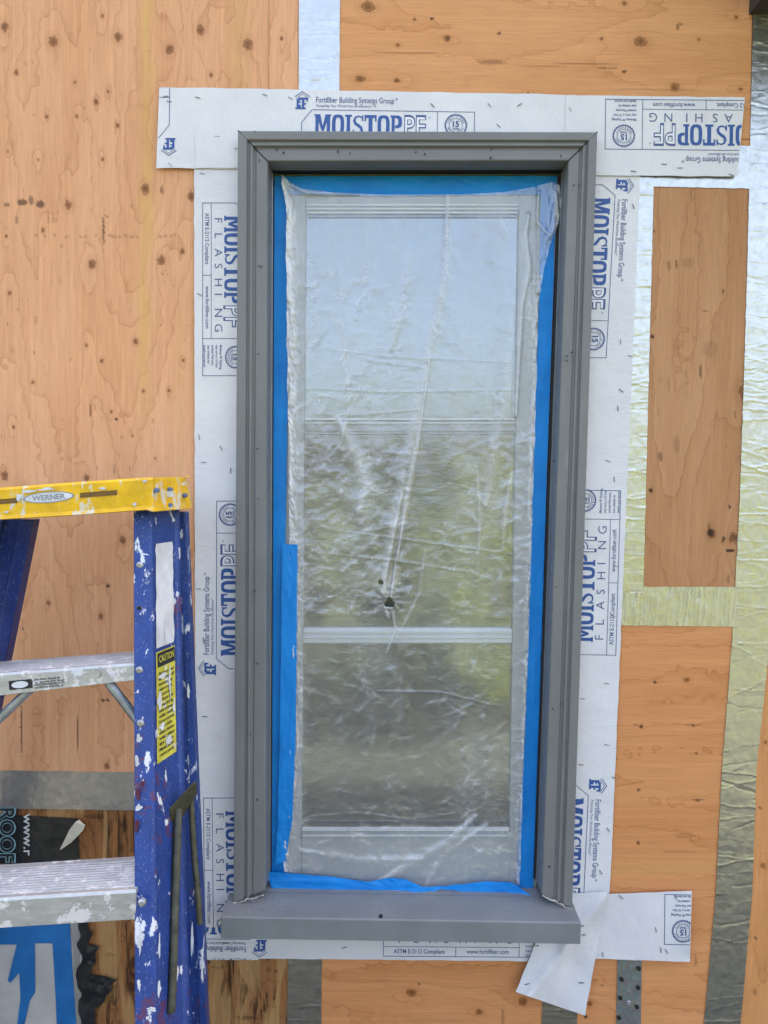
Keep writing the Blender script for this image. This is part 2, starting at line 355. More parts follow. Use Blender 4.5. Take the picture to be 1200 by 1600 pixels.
def film_mat():
    t = NT('plastic_film'); p = t.pos(); dens = t.attr('dens')
    c1 = t.noise(t.scaled(p, (40, 1, 110), (0, R(12), 0)), 1, 2, .5, .8)
    c2 = t.noise(t.scaled(p, (38, 1, 95), (0, R(-28), 0)), 1, 1, .5, 1.5)
    c3 = t.noise(t.scaled(p, (200, 1, 420), (0, R(-18), 0)), 1, 3, .6, .5)
    area = t.ramp(t.noise(p, 5, 2), [(.35, .25), (.65, 1)])
    r1 = t.m_('ABSOLUTE', t.m_('SUBTRACT', c1, .5)); r2 = t.m_('ABSOLUTE', t.m_('SUBTRACT', c2, .5)); r3 = t.m_('ABSOLUTE', t.m_('SUBTRACT', c3, .5))
    h = t.m_('ADD', t.m_('ADD', t.m_('MULTIPLY', r1, 2.0), t.m_('MULTIPLY', r2, 2.4)), t.m_('MULTIPLY', r3, .04))
    h = t.m_('MULTIPLY', h, area)
    nrm = t.bump(h, .22, .004)
    b = t.b; t.P(col=(.70, .72, .74), rough=.30, spec=.6, normal=nrm)
    tr = t.N.new('ShaderNodeBsdfTransparent'); gl = t.N.new('ShaderNodeBsdfGlossy'); gl.inputs['Roughness'].default_value = .24; t.L.new(nrm, gl.inputs['Normal'])
    mx = t.N.new('ShaderNodeMixShader'); mx2 = t.N.new('ShaderNodeMixShader')
    crease = t.ramp(t.m_('MINIMUM', r1, r2), [(0, .07), (.03, 0)])
    op = t.m_('ADD', t.m_('ADD', t.m_('MULTIPLY', dens, .70), .145), t.m_('MULTIPLY', crease, area)); op = t.m_('MINIMUM', op, .93)
    t.L.new(op, mx.inputs[0]); t.L.new(tr.outputs[0], mx.inputs[1]); t.L.new(b.outputs[0], mx.inputs[2])
    mx2.inputs[0].default_value = .11; t.L.new(mx.outputs[0], mx2.inputs[1]); t.L.new(gl.outputs[0], mx2.inputs[2])
    t.L.new(mx2.outputs[0], t.out.inputs[0]); return t.m
M_FILM = film_mat()
def glass_mat():
    t = NT('window_glass'); tr = t.N.new('ShaderNodeBsdfTransparent'); tr.inputs[0].default_value = (.75, .8, .78, 1)
    gl = t.N.new('ShaderNodeBsdfGlossy'); gl.inputs['Roughness'].default_value = .08; gl.inputs[0].default_value = (.84, .93, 1, 1)
    mx = t.N.new('ShaderNodeMixShader'); mx.inputs[0].default_value = .23
    t.L.new(tr.outputs[0], mx.inputs[1]); t.L.new(gl.outputs[0], mx.inputs[2]); t.L.new(mx.outputs[0], t.out.inputs[0]); return t.m
M_GLASS = glass_mat()

# ------------------------------------------------------------------ ground, room behind the window, garden behind the camera
def ground_mat():
    t = NT('yard_ground'); p = t.pos(); n = t.noise(p, .8, 4); f = t.noise(p, 25, 4)
    lawn = t.mix(t.ramp(n, [(.4, 0), (.6, 1)]), (.026, .034, .011), (.048, .056, .017)); dirt = t.ramp(f, [(.3, (.026, .028, .018)), (.7, (.05, .05, .032))])
    sp = t.N.new('ShaderNodeSeparateXYZ'); t.L.new(p, sp.inputs[0])
    e = t.m_('ADD', sp.outputs[1], t.m_('MULTIPLY', n, 1.6))
    return t.P(col=t.mix(t.ramp(t.m_('MULTIPLY_ADD', e, .1, .5), [(.11, 1), (.13, 0)]), dirt, lawn), rough=.95)
def ground_old():
    t = NT('dry_ground'); p = t.pos(); n = t.noise(p, 1.2, 5); f = t.noise(p, 30, 4)
    return t.P(col=t.mix(t.ramp(n, [(.4, 0), (.6, 1)]), t.ramp(f, [(.3, (.20, .17, .13)), (.7, (.30, .26, .20))]), t.ramp(f, [(.3, (.06, .09, .03)), (.7, (.12, .15, .05))])), rough=.95)
o = mk('ground', [(-150,-200,0),(150,-200,0),(150,100,0),(-150,100,0)], [(0,1,2,3)], ground_mat()); o['kind'] = 'structure'
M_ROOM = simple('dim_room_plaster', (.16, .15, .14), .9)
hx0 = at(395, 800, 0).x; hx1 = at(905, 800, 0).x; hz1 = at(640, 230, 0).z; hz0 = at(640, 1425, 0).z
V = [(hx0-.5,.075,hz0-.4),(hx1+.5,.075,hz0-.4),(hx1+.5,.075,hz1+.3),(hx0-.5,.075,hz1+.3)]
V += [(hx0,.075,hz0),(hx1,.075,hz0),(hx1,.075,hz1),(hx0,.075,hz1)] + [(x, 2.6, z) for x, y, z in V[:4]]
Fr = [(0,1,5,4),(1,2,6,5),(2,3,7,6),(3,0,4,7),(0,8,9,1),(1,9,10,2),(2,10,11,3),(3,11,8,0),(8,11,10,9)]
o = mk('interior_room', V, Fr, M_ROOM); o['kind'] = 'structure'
# wall core of the house (studs side): four blocks round the opening, up to the roof
def blk(x0, x1, y0, y1, z0, z1):
    return [Vector(p) for p in ((x0,y0,z0),(x1,y0,z0),(x1,y0,z1),(x0,y0,z1),(x0,y1,z0),(x1,y1,z0),(x1,y1,z1),(x0,y1,z1))], [(0,1,2,3),(5,4,7,6),(4,0,3,7),(1,5,6,2),(3,2,6,7),(4,5,1,0)]
hw = thing('house_wall', (0, .1, 0), 'framed house wall carrying the plywood sheets, closed dark boards around the window opening', 'wall')
M_STUD = simple('old_framing_wood', (.13, .075, .04), .85)
mk('framing', *merge([blk(-4, hx0, .0135, .074, 0, 3.9), blk(hx1, 4, .0135, .074, 0, 3.9), blk(hx0, hx1, .0135, .074, 0, hz0), blk(hx0, hx1, .0135, .074, hz1, 3.9),
                      blk(-4, 4, 2.7, 2.8, 0, 3.9), blk(-4, -3.9, .075, 2.69, 0, 3.9), blk(3.9, 4, .075, 2.69, 0, 3.9)]), M_STUD, hw)
mk('roof', *blk(-4.2, 4.2, -.02, 3.1, 3.905, 4.05), simple('roof_deck', (.1,.09,.08), .9), hw)

def leafmat(name, a, b):
    t = NT(name); n = t.noise(t.pos(), 3.5, 3)
    return t.P(col=t.ramp(n, [(.35, a), (.65, b)]), rough=.6)
M_LF = [leafmat('leaf_yellowgreen', (.16,.19,.008), (.30,.33,.02)), leafmat('leaf_green', (.05,.075,.02), (.11,.13,.03)), leafmat('leaf_brownish', (.07,.06,.035), (.12,.10,.06)), leafmat('leaf_dark', (.018,.025,.016), (.04,.05,.03))]
M_BARK = simple('bark', (.10,.07,.05), .9)
def bush(kind, seed, cx, cy, w, h, label):
    rng = random.Random(seed); th = thing('garden_bush', (cx, cy, 0), label, 'bush', 'bushes across the yard behind the camera')
    V = []; Fc = []
    for c in range(26):
        u = rng.uniform(0, 2*math.pi); rr = math.sqrt(rng.random())*w; zc = rng.uniform(.12, .92)*h; rr *= (1-.45*(zc/h)**2)
        c0 = Vector((cx+rr*math.cos(u), cy+rr*.6*math.sin(u), zc)); rad = rng.uniform(.18, .34)*w
        for q in range(90):
            dv = Vector((rng.gauss(0,1), rng.gauss(0,1), rng.gauss(0,.8))); dv = dv.normalized()*rad*rng.uniform(.55, 1)
            p = c0+dv; s = rng.uniform(.025, .05) if w < .7 else rng.uniform(.035, .07); a = Vector((rng.gauss(0,1), rng.gauss(0,1), rng.gauss(0,1))).normalized(); b = a.orthogonal().normalized()
            n = len(V); V += [p-a*s, p+b*s*.5, p+a*s, p-b*s*.5]; Fc.append((n, n+1, n+2, n+3))
    mk('foliage', V, Fc, M_LF[kind], th)
    mk('stem', *tube([Vector((cx,cy,0)), Vector((cx+.03,cy,h*.3)), Vector((cx,cy+.03,h*.7))], [.05,.04,.02]), M_BARK, th)
BL = ['yellow-green bush reflected at the right of the window glass', 'yellow-green bush next to the dark middle one, reflected right of centre', 'dark green bush reflected in the middle of the window glass', 'brownish bush reflected left of centre in the glass',
      'tall brownish bush reflected at the left edge of the glass', 'dark green bush farthest to the right when facing the yard', 'broad yellow-green bush beyond the right edge of the reflection', 'tallest dark green bush at the far end of the row', 'small low yellow-green bush in front of the row', 'small dark bush added to darken the low middle of the glass reflection', 'small brownish bush reflected low at the left of the glass', 'yellow-green bush reflected low at the right of the glass', 'yellow-green bush mirrored in the lower part of the long foil tape']
for i, (k, x, y, w, h) in enumerate([(0, 2.6, -8.5, 1.1, 2.0), (0, 1.5, -8, 1.0, 2.15), (1, .1, -8.6, 1.2, 2.3), (2, -1.6, -8.0, 1.1, 2.35), (2, -3.4, -8.6, 1.2, 2.5), (1, -5.4, -9, 1.4, 2.7), (0, 4.3, -8.8, 1.3, 2.6), (1, 6.5, -9, 1.5, 3.0), (0, 3.4, -6.6, .9, 1.3), (3, .12, -3.2, .52, .95), (2, -.62, -3.2, .46, 1.2), (0, .95, -3.5, .50, 1.35), (0, 2.75, -4.6, .6, 1.35)]):
    bush(k, 30+i, x, y, w, h, BL[i])  # the small dark bush is added to darken the reflection in the glass

# ------------------------------------------------------------------ plywood sheets
def ply(name, corners, mat, vertical, seed, knots, marks, label, step=2.2, hole=None, lines=5.0, thick=.012, amp=1.0, Y=0.0, lin=6):
    w = max(abs(corners[1][0]-corners[0][0]), abs(corners[2][0]-corners[3][0])); h = max(abs(corners[3][1]-corners[0][1]), abs(corners[2][1]-corners[1][1]))
    m = int(w/step)+2; n = int(h/step)+2
    U, Vv, S, T = quadpx(corners, n, m); P = atv(U, Vv, np.full(U.shape, Y)); X = P[...,0]; Z = P[...,2]
    A, B = (X, Z) if vertical else (Z, X)
    f = lines*amp*(noise(A*3.4, B*.55, seed)+.42*noise(A*9, B*1.3, seed+3)+.11*noise(A*22, B*5, seed+4)+.035*noise(A*60, B*50, seed+5)) + A*lin
    kn = np.full(X.shape, 6.0); mk_ = np.zeros(X.shape)
    px2m = 1.5/F
    for kk in knots:
        x, y, r = kk[:3]; c = at(x, y, 0); rr = max(r, 2.5)*px2m*(.78+.2*((x*7+y*3) % 10)/10)
        da, db = (X-c.x, Z-c.z) if vertical else (Z-c.z, X-c.x)
        f += (.3+.10*r)*np.exp(-(da/(2.3*rr))**2-(db/(6.5*rr))**2)*(-1 if (int(x)+int(y)) % 3 == 0 else 1)
        kn = np.minimum(kn, np.sqrt(da**2+(db*.80)**2)/rr)
    for q in marks:
        x, y, rx, ry = q[:4]; s = q[4] if len(q) > 4 else .8
        dd = ((U-x)/rx)**2+((Vv-y)/ry)**2; jag = 1+.6*noise(U*.35, Vv*.35, seed+9)
        mk_ = np.maximum(mk_, s*np.clip((1.25-dd*jag)*1.8, 0, 1))
    stk = .65*np.exp(-((U-232+.012*Vv+9*noise(Vv*.01, Vv*0, 3))/(9+5*noise(Vv*.02, Vv*0, 8)))**2)*(np.clip((700-Vv)/200, 0, 1)) if seed == 11 else np.zeros(X.shape)
    mask = None
    if hole:
        cu = (U[:-1,:-1]+U[1:,1:])/2; cv = (Vv[:-1,:-1]+Vv[1:,1:])/2
        mask = ~((cu > hole[0]) & (cu < hole[2]) & (cv > hole[1]) & (cv < hole[3]))
    o = grid(name, P, mat, mask=mask, attrs=dict(grain=f, knot=kn, mark=mk_, streak=stk), thick=thick, smooth=False, rimhole=RH if hole else None)
    return setp(o, label, 'plywood sheet', 'plywood sheathing sheets')
HOLE = (398, 232, 898, 1428)
RH = (at(398,800,0).x, at(640,1428,0).z, at(898,800,0).x, at(640,232,0).z)
k1 = [(7,42,8),(83,65,8.5),(185,58,7),(265,77,8),(313,47,8.5),(387,70,8.5),(25,113,5),(330,117,4.5),(160,25,3.5),(117,128,3),(169,143,3),(150,159,4.5),(73,182,3.2),(120,182,3.2),(184,196,4),(12,237,2.6),(60,250,2.8),(160,249,3.4),(227,295,8.5),(299,307,8),(107,320,7),(67,360,4),(10,369,3),(285,393,4.5),(167,338,2.5),
      (144,413,7),(252,407,8),(15,458,3.5),(135,539,3.5),(159,564,4),(212,534,5),(224,611,3.6),(286,563,3.5),(264,610,3.2),(51,597,3.6),(174,643,2.8),(21,667,2.8),(207,681,2.6),(97,717,2.5),(7,743,7),(135,747,6),
      (192,844,6.5),(76,942,3.5),(157,963,5),(167,1197,6),(242,716,2.5),(440,60,4)]
rng = random.Random(4)
m1 = [(35,316,8,5,.75),(49,313,4,7,.6),(63,319,7,6,.75),(11,320,5,3,.6),(162,362,1.2,36,.85),(253,297,2.5,7,.6),(141,641,1.2,10,.8),(179,735,1.2,8,.6),(182,655,2.5,2.5,.9),(169,915,3,3,.95),(161,1094,2.5,2.2,.95),(168,1094,2.5,2.2,.95),(33,1138,1.4,40,.85),(121,1146,1.3,25,.85),(35,982,1.5,1.5,.9),(75,340,1.5,9,.4),(26,343,1.8,7,.5),(180,198,1.2,16,.3),(466,40,1.0,90,.35),(420,60,1,120,.3),(430,300,1,60,.3)]
m1 += [(x, 369+rng.uniform(-2,2), rng.uniform(2,4), 2.5, .33) for x in (57,70,85,104,126,133,150,172,178,187,196,206,214,250,258,268)]
m1 += [(rng.uniform(0,300), rng.uniform(0,1200), rng.uniform(.8,1.6), rng.uniform(.8,3), rng.uniform(.3,.6)) for _ in range(50)]
ply('plywood_sheet', [(-210,-420),(499,-420),(499,1233),(-210,1222)], M_PLY_L, True, 11, k1, m1,
    'tall tan plywood sheet with many small dark knots left of the window', hole=HOLE, lines=5.2)
k2 = [(575,10,11),(563,123,8.5),(620,126,4.5),(698,60,5.5),(622,70,3.2),(1001,65,11),(1054,136,8),(940,60,3.5),(1092,62,3),(1150,27,4.5),(1157,139,3.6),(825,145,2.6),(975,5,5),(648,30,3)]
m2 = [(675,29,4,1.8,.9),(767,97,22,3.6,.45),(780,52,2.6,2.6,.8),(700,60,2,5,.6),(650,82,60,.9,.4),(735,95,40,.8,.4),(900,100,60,.8,.45),(950,106,16,1.6,.55),(975,112,3.5,2,.85),(1059,42,2.4,5,.6),(1063,38,4,2,.5),(840,104,40,.8,.4),(900,2,70,.9,.4),(820,30,80,.7,.25),(1000,140,90,.7,.25),(1165,218,10,1.2,.6)]
ply('plywood_sheet', [(501.5,-420),(1182,-420),(1171,286),(501.5,280)], M_PLY_T, False, 23, k2, m2,
    'orange plywood sheet above the window with horizontal grain and two long cracks', hole=HOLE, lines=3.6, lin=9)
k3 = [(1112,834,8),(1146,840,10),(1129,846,3),(1017,766,3),(1020,526,2.6),(1166,612,13),(1130,455,2.5),(1022,361,2.5)]
m3 = [(1110,832,5,6,.95),(1141,860,7,2.6,.95),(1131,842,3,4,.8),(1108,822,2,3,.7),(1017,766,3,3,.9),(1045,415,2.5,9,.45),(1057,413,2.2,7,.5),(1095,580,2.2,11,.6),(1032,713,3,7,.5),(1057,695,5,14,.25),(1110,545,12,14,.18),(1019,526,3,3,.7),(1075,410,10,8,.2),(1149,648,1.2,7,.5),(1028,640,1,14,.3),(1045,600,2,14,.25),(1138,905,3,7,.4),(1140,792,2,3,.8),(1102,486,4,1.2,.6)]
ply('plywood_sheet', [(1000,288),(1171,288),(1158,945),(985,945)], M_PLY_P, True, 37, k3, m3,
    'narrow brown plywood piece framed by foil tape right of the window', lines=4.2, amp=1.0, lin=6)
k4 = [(1073,1063,6),(643,1551,8),(748,1581,6),(817,1565,8.5),(921,1568,6.5),(1090,1250,2.5)]
m4 = [(1023,1066,3,2.2,.85),(1002,1135,3,2.8,.9),(993,1132,6,.9,.5),(1083,1133,2.4,2,.85),(1083,1133,14,1,.35),(1088,1177,2.2,2,.9),(998,1234,2.8,2.4,.95),(997,1317,2.8,2.4,.95),(1090,1250,10,1.6,.6),(1070,1305,16,5,.22),(970,1215,5,1,.6),(1060,1330,30,1.2,.3),(1087,1500,2,10,.4),(655,1538,1.6,1.6,.9),(690,1595,60,1,.2),(786,1590,2.5,14,.35),(941,1540,1.5,1.5,.8),(915,1588,3,3,.9)]
ply('plywood_sheet', [(501.5,948),(1157,948),(1092,2120),(501.5,2120)], M_PLY_B, False, 51, k4, m4,
    'large orange plywood sheet below the window and right of it under the yellow-green tape', hole=HOLE, lines=4.4, lin=5)
ply('plywood_sheet', [(1184,-420),(1500,-420),(1465,940),(1162,940)], M_PLY_R, True, 71, [], [], 'plywood sheet hidden behind the white upper part of the long foil tape', step=4, lines=3)
ply('plywood_sheet', [(1160,943),(1465,943),(1420,2120),(1094.5,2120)], M_PLY_R, True, 67, [(1192,1352,7),(1196,1160,4)], [(1186,1263,2,2,.9),(1182,1466,1.8,1.8,.9),(1180,1550,3,5,.5)],
    'plywood sheet at the far right edge beyond the long foil tape', step=4, lines=3)
k6 = [(290,1490,9),(60,1290,6)]
m6 = [(360,1530,3,20,.7),(345,1580,4,22,.6),(400,1520,3,30,.6),(430,1560,2,20,.5),(172,1490,7,4,.8),(180,1550,6,22,.7),(205,1470,3,14,.5),(195,1285,3,16,.5),(150,1275,14,4,.5),(340,1510,10,3,.7),(385,1590,20,3,.5)]
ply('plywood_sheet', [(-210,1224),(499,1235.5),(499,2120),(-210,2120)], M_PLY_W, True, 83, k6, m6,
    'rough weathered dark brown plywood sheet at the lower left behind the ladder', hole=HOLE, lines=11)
# dark end of the eave at the upper right
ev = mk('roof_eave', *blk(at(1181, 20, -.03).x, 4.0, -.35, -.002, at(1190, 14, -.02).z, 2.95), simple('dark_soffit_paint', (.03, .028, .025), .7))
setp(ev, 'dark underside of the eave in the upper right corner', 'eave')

# ------------------------------------------------------------------ foil and duct tapes
def ridges(U, V, L, W, seed, n, amp=.0011, wid=.0016, slope=.25, jag=.0035, part=.6):
    rng = np.random.RandomState(seed); D = np.zeros(U.shape)
    for i in range(n):
        u0 = rng.rand()*L; s = rng.randn()*slope; w = wid*(.5+rng.rand()*1.1); a = amp*(.3+.9*rng.rand()**1.5)*(1 if rng.rand() < .8 else -1)
        c = u0+s*(V-W/2)+jag*noise(V*26, V*0+i*3.7, seed)+jag*.4*noise(V*110, V*0+i*1.3, seed+1)
        e = 1.0 if rng.rand() > part else 1/(1+np.exp(-(V-rng.rand()*W)*rng.choice([-1,1])*260))
        D += a*e*np.exp(-((U-c)/w)**2)
    return D
def tape(name, corners, mat, label, cat='tape', group='metal foil tapes on the plywood joints', along='y', seed=1, n=60, amp=.0006, Y=-.0012, parent=None, jagedge=.7, step=1.6, wid=.0012, slope=.07, thick=.0006, curve=None):
    w = max(abs(corners[1][0]-corners[0][0]), abs(corners[2][0]-corners[3][0])); h = max(abs(corners[3][1]-corners[0][1]), abs(corners[2][1]-corners[1][1]))
    sx, sy = (step*1.4, step) if along == 'y' else (step, step*1.4)
    m = int(w/sx)+2; nn = int(h/sy)+2; U, V, S, T = quadpx(corners, nn, m)
    if curve: U = lerp_poly([(y, a) for y, a, b in curve], V)*(1-S)+lerp_poly([(y, b) for y, a, b in curve], V)*S
    U = U + jagedge*noise(V*.06, U*0, seed)*(1 if along == 'y' else 0) ; V = V + jagedge*noise(U*.06, V*0, seed+2)*(0 if along == 'y' else 1)
    P = atv(U, V, np.full(U.shape, Y)); sc = 1.5/F
    l, ww = (T*h*sc, S*w*sc) if along == 'y' else (S*w*sc, T*h*sc)
    L, W = (h*sc, w*sc) if along == 'y' else (w*sc, h*sc)
    D = ridges(l, ww, L, W, seed, n, amp, slope=slope, wid=wid)+.0005*noise(P[...,0]*25, P[...,2]*25, seed)+.0003*noise(P[...,0]*90, P[...,2]*60, seed+4)
    P[...,1] -= np.maximum(D+.0005, -.0002)*(1 if parent is None else 1) + lowdisp(P[...,0], P[...,2])*0
    o = grid(name, P, mat, parent, thick=thick)
    if not parent: setp(o, label, cat, group)
    return o
tape('foil_tape', [(467,-420),(533,-420),(530,215),(467,215)], M_FOIL, 'silver white wrinkled foil tape running up above the window head', seed=3, n=130)
tape('foil_tape', [(1183,-420),(1262,-420),(1158,1600),(1099,1600)], M_FOIL, 'long vertical foil tape along the right edge, white above and yellow-green below', seed=5, n=300, Y=-.0014, slope=.14, curve=[(-420,1181,1262),(0,1177,1246),(400,1168,1232),(600,1162,1224),(800,1155,1214),(1000,1144,1203),(1200,1128,1182),(1400,1118,1175),(1600,1100,1157)])
tape('foil_tape', [(984,262),(1022,262),(1005,926),(972,926)], M_FOIL, 'narrow vertical foil tape between the white flashing and the brown plywood piece', seed=7, n=150, slope=.12, Y=-.0024)
tape('foil_tape', [(1000,228),(1181,228),(1178,295),(1000,291)], M_FOIL, 'short horizontal foil tape above the brown plywood piece', along='x', seed=9, n=30, Y=-.0014)
tape('foil_tape', [(962,917),(1153,917),(1147,979),(958,977)], M_FOIL, 'short horizontal yellow-green foil tape below the brown plywood piece', along='x', seed=11, n=60, amp=.0010, wid=.0014)
tape('foil_tape', [(451,1485),(503,1485),(500,1760),(444,1760)], M_FOILD, 'grey foil tape hanging below the window flashing at the centre bottom', seed=13, n=40)
tape('foil_tape', [(848,1540),(903,1540),(898,1760),(843,1760)], M_FOILD, 'stub of dull foil tape under the hanging white flap', seed=15, n=40)
tape('duct_tape', [(-210,1200),(330,1209),(330,1268),(-210,1260)], M_DUCT, 'grey duct tape stretched across the wall behind the ladder', along='x', seed=17, n=26, amp=.0003, group=None)
# galvanised strap with punched holes and nails
st = thing('metal_strap', at(982,1640,-.002), 'galvanised steel strap with punched holes below the hanging flashing', 'strap')
tape('strap', [(965,1490),(1003,1490),(998,1760),(960,1760)], M_GALV, '', parent=st, along='y', seed=19, n=0, Y=-.0015, jagedge=.1, thick=.0012)
for (x, y) in [(998,1513),(971,1530),(997,1543),(969,1559),(995,1573),(967,1590),(993,1605),(966,1622)]:
    c = at(x, y, -.004); mk('nail_head', *tube([c, c+Vector((0,-.003,0))], [.0045,.004], 10), M_BLACK, st)
c = at(982, 1567, -.003); mk('rivet', *tube([c, c+Vector((0,-.0015,0))], [.0052,.004], 12), M_RIVET, st)

# ------------------------------------------------------------------ printing: 2D shapes in (u right, v down) photo-pixel units
_tc = {}
def textmesh(s, offs=0.0, shear=0.0):
    key = (s, offs, shear)
    if key in _tc: return _tc[key]
    c = bpy.data.curves.new('t', 'FONT'); c.body = s; c.size = 1; c.offset = offs; c.shear = shear; c.resolution_u = 3
    o = bpy.data.objects.new('t', c); COL.objects.link(o); bpy.context.view_layer.update()
    me = bpy.data.meshes.new_from_object(o.evaluated_get(bpy.context.evaluated_depsgraph_get()))
    V = [(v.co.x, v.co.y) for v in me.vertices]; Fc = [tuple(p.vertices) for p in me.polygons]
    bpy.data.objects.remove(o); bpy.data.curves.remove(c); bpy.data.meshes.remove(me)
    _tc[key] = (V, Fc); return V, Fc
CAPH = max(v[1] for v in textmesh('H')[0])
class Print:
    """collects polygons; material index 0 blue, 1 dark blue, 2 paper white"""
    def __init__(s): s.p = []; s.tf = None
    def frame(s, O, eu, ev): s.O = O; s.eu = eu; s.ev = ev
    def add(s, poly, mat=0, lay=0):
        s.p.append(([(s.O[0]+u*s.eu[0]+v*s.ev[0], s.O[1]+u*s.eu[1]+v*s.ev[1]) for u, v in poly], mat, lay))
    def line(s, pts, w=.9, mat=1, closed=False, lay=0):
        if closed: pts = list(pts)+[pts[0]]; closed = False
        q = [pts[0]]
        for a, b in zip(pts[:-1], pts[1:]):
            k = max(1, int(math.hypot(b[0]-a[0], b[1]-a[1])/10)); q += [(a[0]+(b[0]-a[0])*j/k, a[1]+(b[1]-a[1])*j/k) for j in range(1, k+1)]
        pts = q; n = len(pts)
        for i in range(n if closed else n-1):
            a = pts[i]; b = pts[(i+1) % n]; dx = b[0]-a[0]; dy = b[1]-a[1]; l = math.hypot(dx, dy) or 1; nx, ny = -dy/l*w/2, dx/l*w/2; ex, ey = dx/l*w*.45, dy/l*w*.45
            s.add([(a[0]-ex+nx,a[1]-ey+ny),(b[0]+ex+nx,b[1]+ey+ny),(b[0]+ex-nx,b[1]+ey-ny),(a[0]-ex-nx,a[1]-ey-ny)], mat, lay+(i % 2)*.3)
    def text(s, txt, u, v, h, length=None, mat=1, offs=0.0, shear=0, lay=0, ang=0, center=False):
        V, Fc = textmesh(txt, offs, shear)
        if not V: return
        sc = h/CAPH; x0 = min(p[0] for p in V); x1 = max(p[0] for p in V); sx = sc if length is None else length/(x1-x0)
        ox = (x0+x1)/2 if center else x0; ca, sa = math.cos(ang), math.sin(ang)
        Q = []
        for x, y in V:
            a = (x-ox)*sx; b = -y*sc
            if center: b += h/2
            Q.append((u+a*ca-b*sa, v+a*sa+b*ca))
        for f in Fc: s.add([Q[i] for i in f], mat, lay)
    def ring(s, cu, cv, r0, r1, n=28, mat=1, lay=0, scal=0):
        for i in range(n):
            a = 2*math.pi*i/n; b = 2*math.pi*(i+1)/n; ro = r1*(1+(scal if i % 2 else 0))
            s.add([(cu+r0*math.cos(a),cv+r0*math.sin(a)),(cu+ro*math.cos(a),cv+ro*math.sin(a)),(cu+ro*math.cos(b),cv+ro*math.sin(b)),(cu+r0*math.cos(b),cv+r0*math.sin(b))], mat, lay)
    def slab(s, ch, u, v, w, h, mat=0):
        """heavy condensed slab letters; top-left corner (u,v)"""
        R_ = lambda x0,y0,x1,y1,l=0: s.add([(u+x0*w,v+y0*h),(u+x1*w,v+y0*h),(u+x1*w,v+y1*h),(u+x0*w,v+y1*h)], mat, l)
        Q_ = lambda pts,l=0: s.add([(u+x*w,v+y*h) for x,y in pts], mat, l)
        def sup(a, rx, ry, cx=.5, cy=.5, e=.62):
            c, d = math.cos(a), math.sin(a); return (cx+rx*math.copysign(abs(c)**e, c), cy+ry*math.copysign(abs(d)**e, d))
        if ch == 'M':
            R_(.06,.06,.25,.94); R_(.75,.06,.94,.94,.1); R_(0,0,.27,.09,.2); R_(.73,0,1,.09,.2); R_(0,.91,.31,1,.2); R_(.69,.91,1,1,.2)
            Q_([(.10,.0),(.34,.0),(.56,.78),(.44,.78)],.4); Q_([(.90,.0),(.66,.0),(.44,.78),(.56,.78)],.6)
        elif ch == 'O':
            n = 28
            for i in range(n):
                a = 2*math.pi*i/n; b = 2*math.pi*(i+1)/n; Q_([sup(a,.5,.5),sup(b,.5,.5),sup(b,.21,.36),sup(a,.21,.36)])
        elif ch == 'I': R_(.25,.05,.75,.95); R_(0,0,1,.10,.2); R_(0,.90,1,1,.2)
        elif ch == 'T': R_(.34,.05,.66,.95); R_(0,0,1,.14,.2); R_(0,.1,.13,.30,.4); R_(.87,.1,1,.30,.4); R_(.17,.90,.83,1,.2)
        elif ch == 'P':
            R_(.10,.05,.36,.95); R_(0,0,.45,.11,.2); R_(0,.90,.52,1,.2)
            n = 12
            for i in range(n):
                a = -math.pi/2+math.pi*i/n; b = -math.pi/2+math.pi*(i+1)/n
                Q_([sup(a,.60,.30,.40,.30),sup(b,.60,.30,.40,.30),sup(b,.28,.17,.40,.30),sup(a,.28,.17,.40,.30)],.4)
        elif ch == 'S':
            c = [(.90,.26),(.80,.10),(.52,.065),(.24,.13),(.15,.28),(.27,.42),(.52,.50),(.76,.60),(.86,.74),(.76,.88),(.48,.935),(.20,.88),(.09,.72)]
            wd = [.02,.12,.13,.17,.25,.25,.24,.25,.25,.17,.13,.12,.02]
            L = []
            for i, p in enumerate(c):
                a = c[max(0,i-1)]; b = c[min(len(c)-1,i+1)]; dx = b[0]-a[0]; dy = (b[1]-a[1])*1.7; l = math.hypot(dx,dy)
                L.append((p[0]-dy/l*wd[i]/2, p[1]+dx/l*wd[i]/2/1.7, p[0]+dy/l*wd[i]/2, p[1]-dx/l*wd[i]/2/1.7))
            for i in range(len(c)-1): Q_([(L[i][0],L[i][1]),(L[i+1][0],L[i+1][1]),(L[i+1][2],L[i+1][3]),(L[i][2],L[i][3])])
            R_(.86,.02,.97,.30,.2); R_(.02,.70,.13,.98,.2)
    def logo(s, u, v, h=27, flip=False):
        w = h*.78; k = h/27
        s.line([(u-1*k,v+8*k),(u+w/2,v),(u+w+1*k,v+8*k)], 1.2*k, 1); s.line([(u+1*k,v+10.5*k),(u+w/2,v+3.4*k),(u+w-1*k,v+10.5*k)], .8*k, 1)
        g = lambda x0,y0,x1,y1,m=0,l=0: s.add([(u+x0*w,v+y0*h),(u+x1*w,v+y0*h),(u+x1*w,v+y1*h),(u+x0*w,v+y1*h)], m, l)
        g(.22,.34,.92,.46); g(.80,.40,.92,.58,0,.2); g(.08,.42,.40,1.0,0,.4); g(.48,.46,.66,1.0,0,.2); g(.60,.66,.80,.75,0,.4); g(0,.92,.76,1.02,0,.6); g(.30,.52,.40,.60,2,1.5); g(.24,.68,.42,.76,2,1.5)
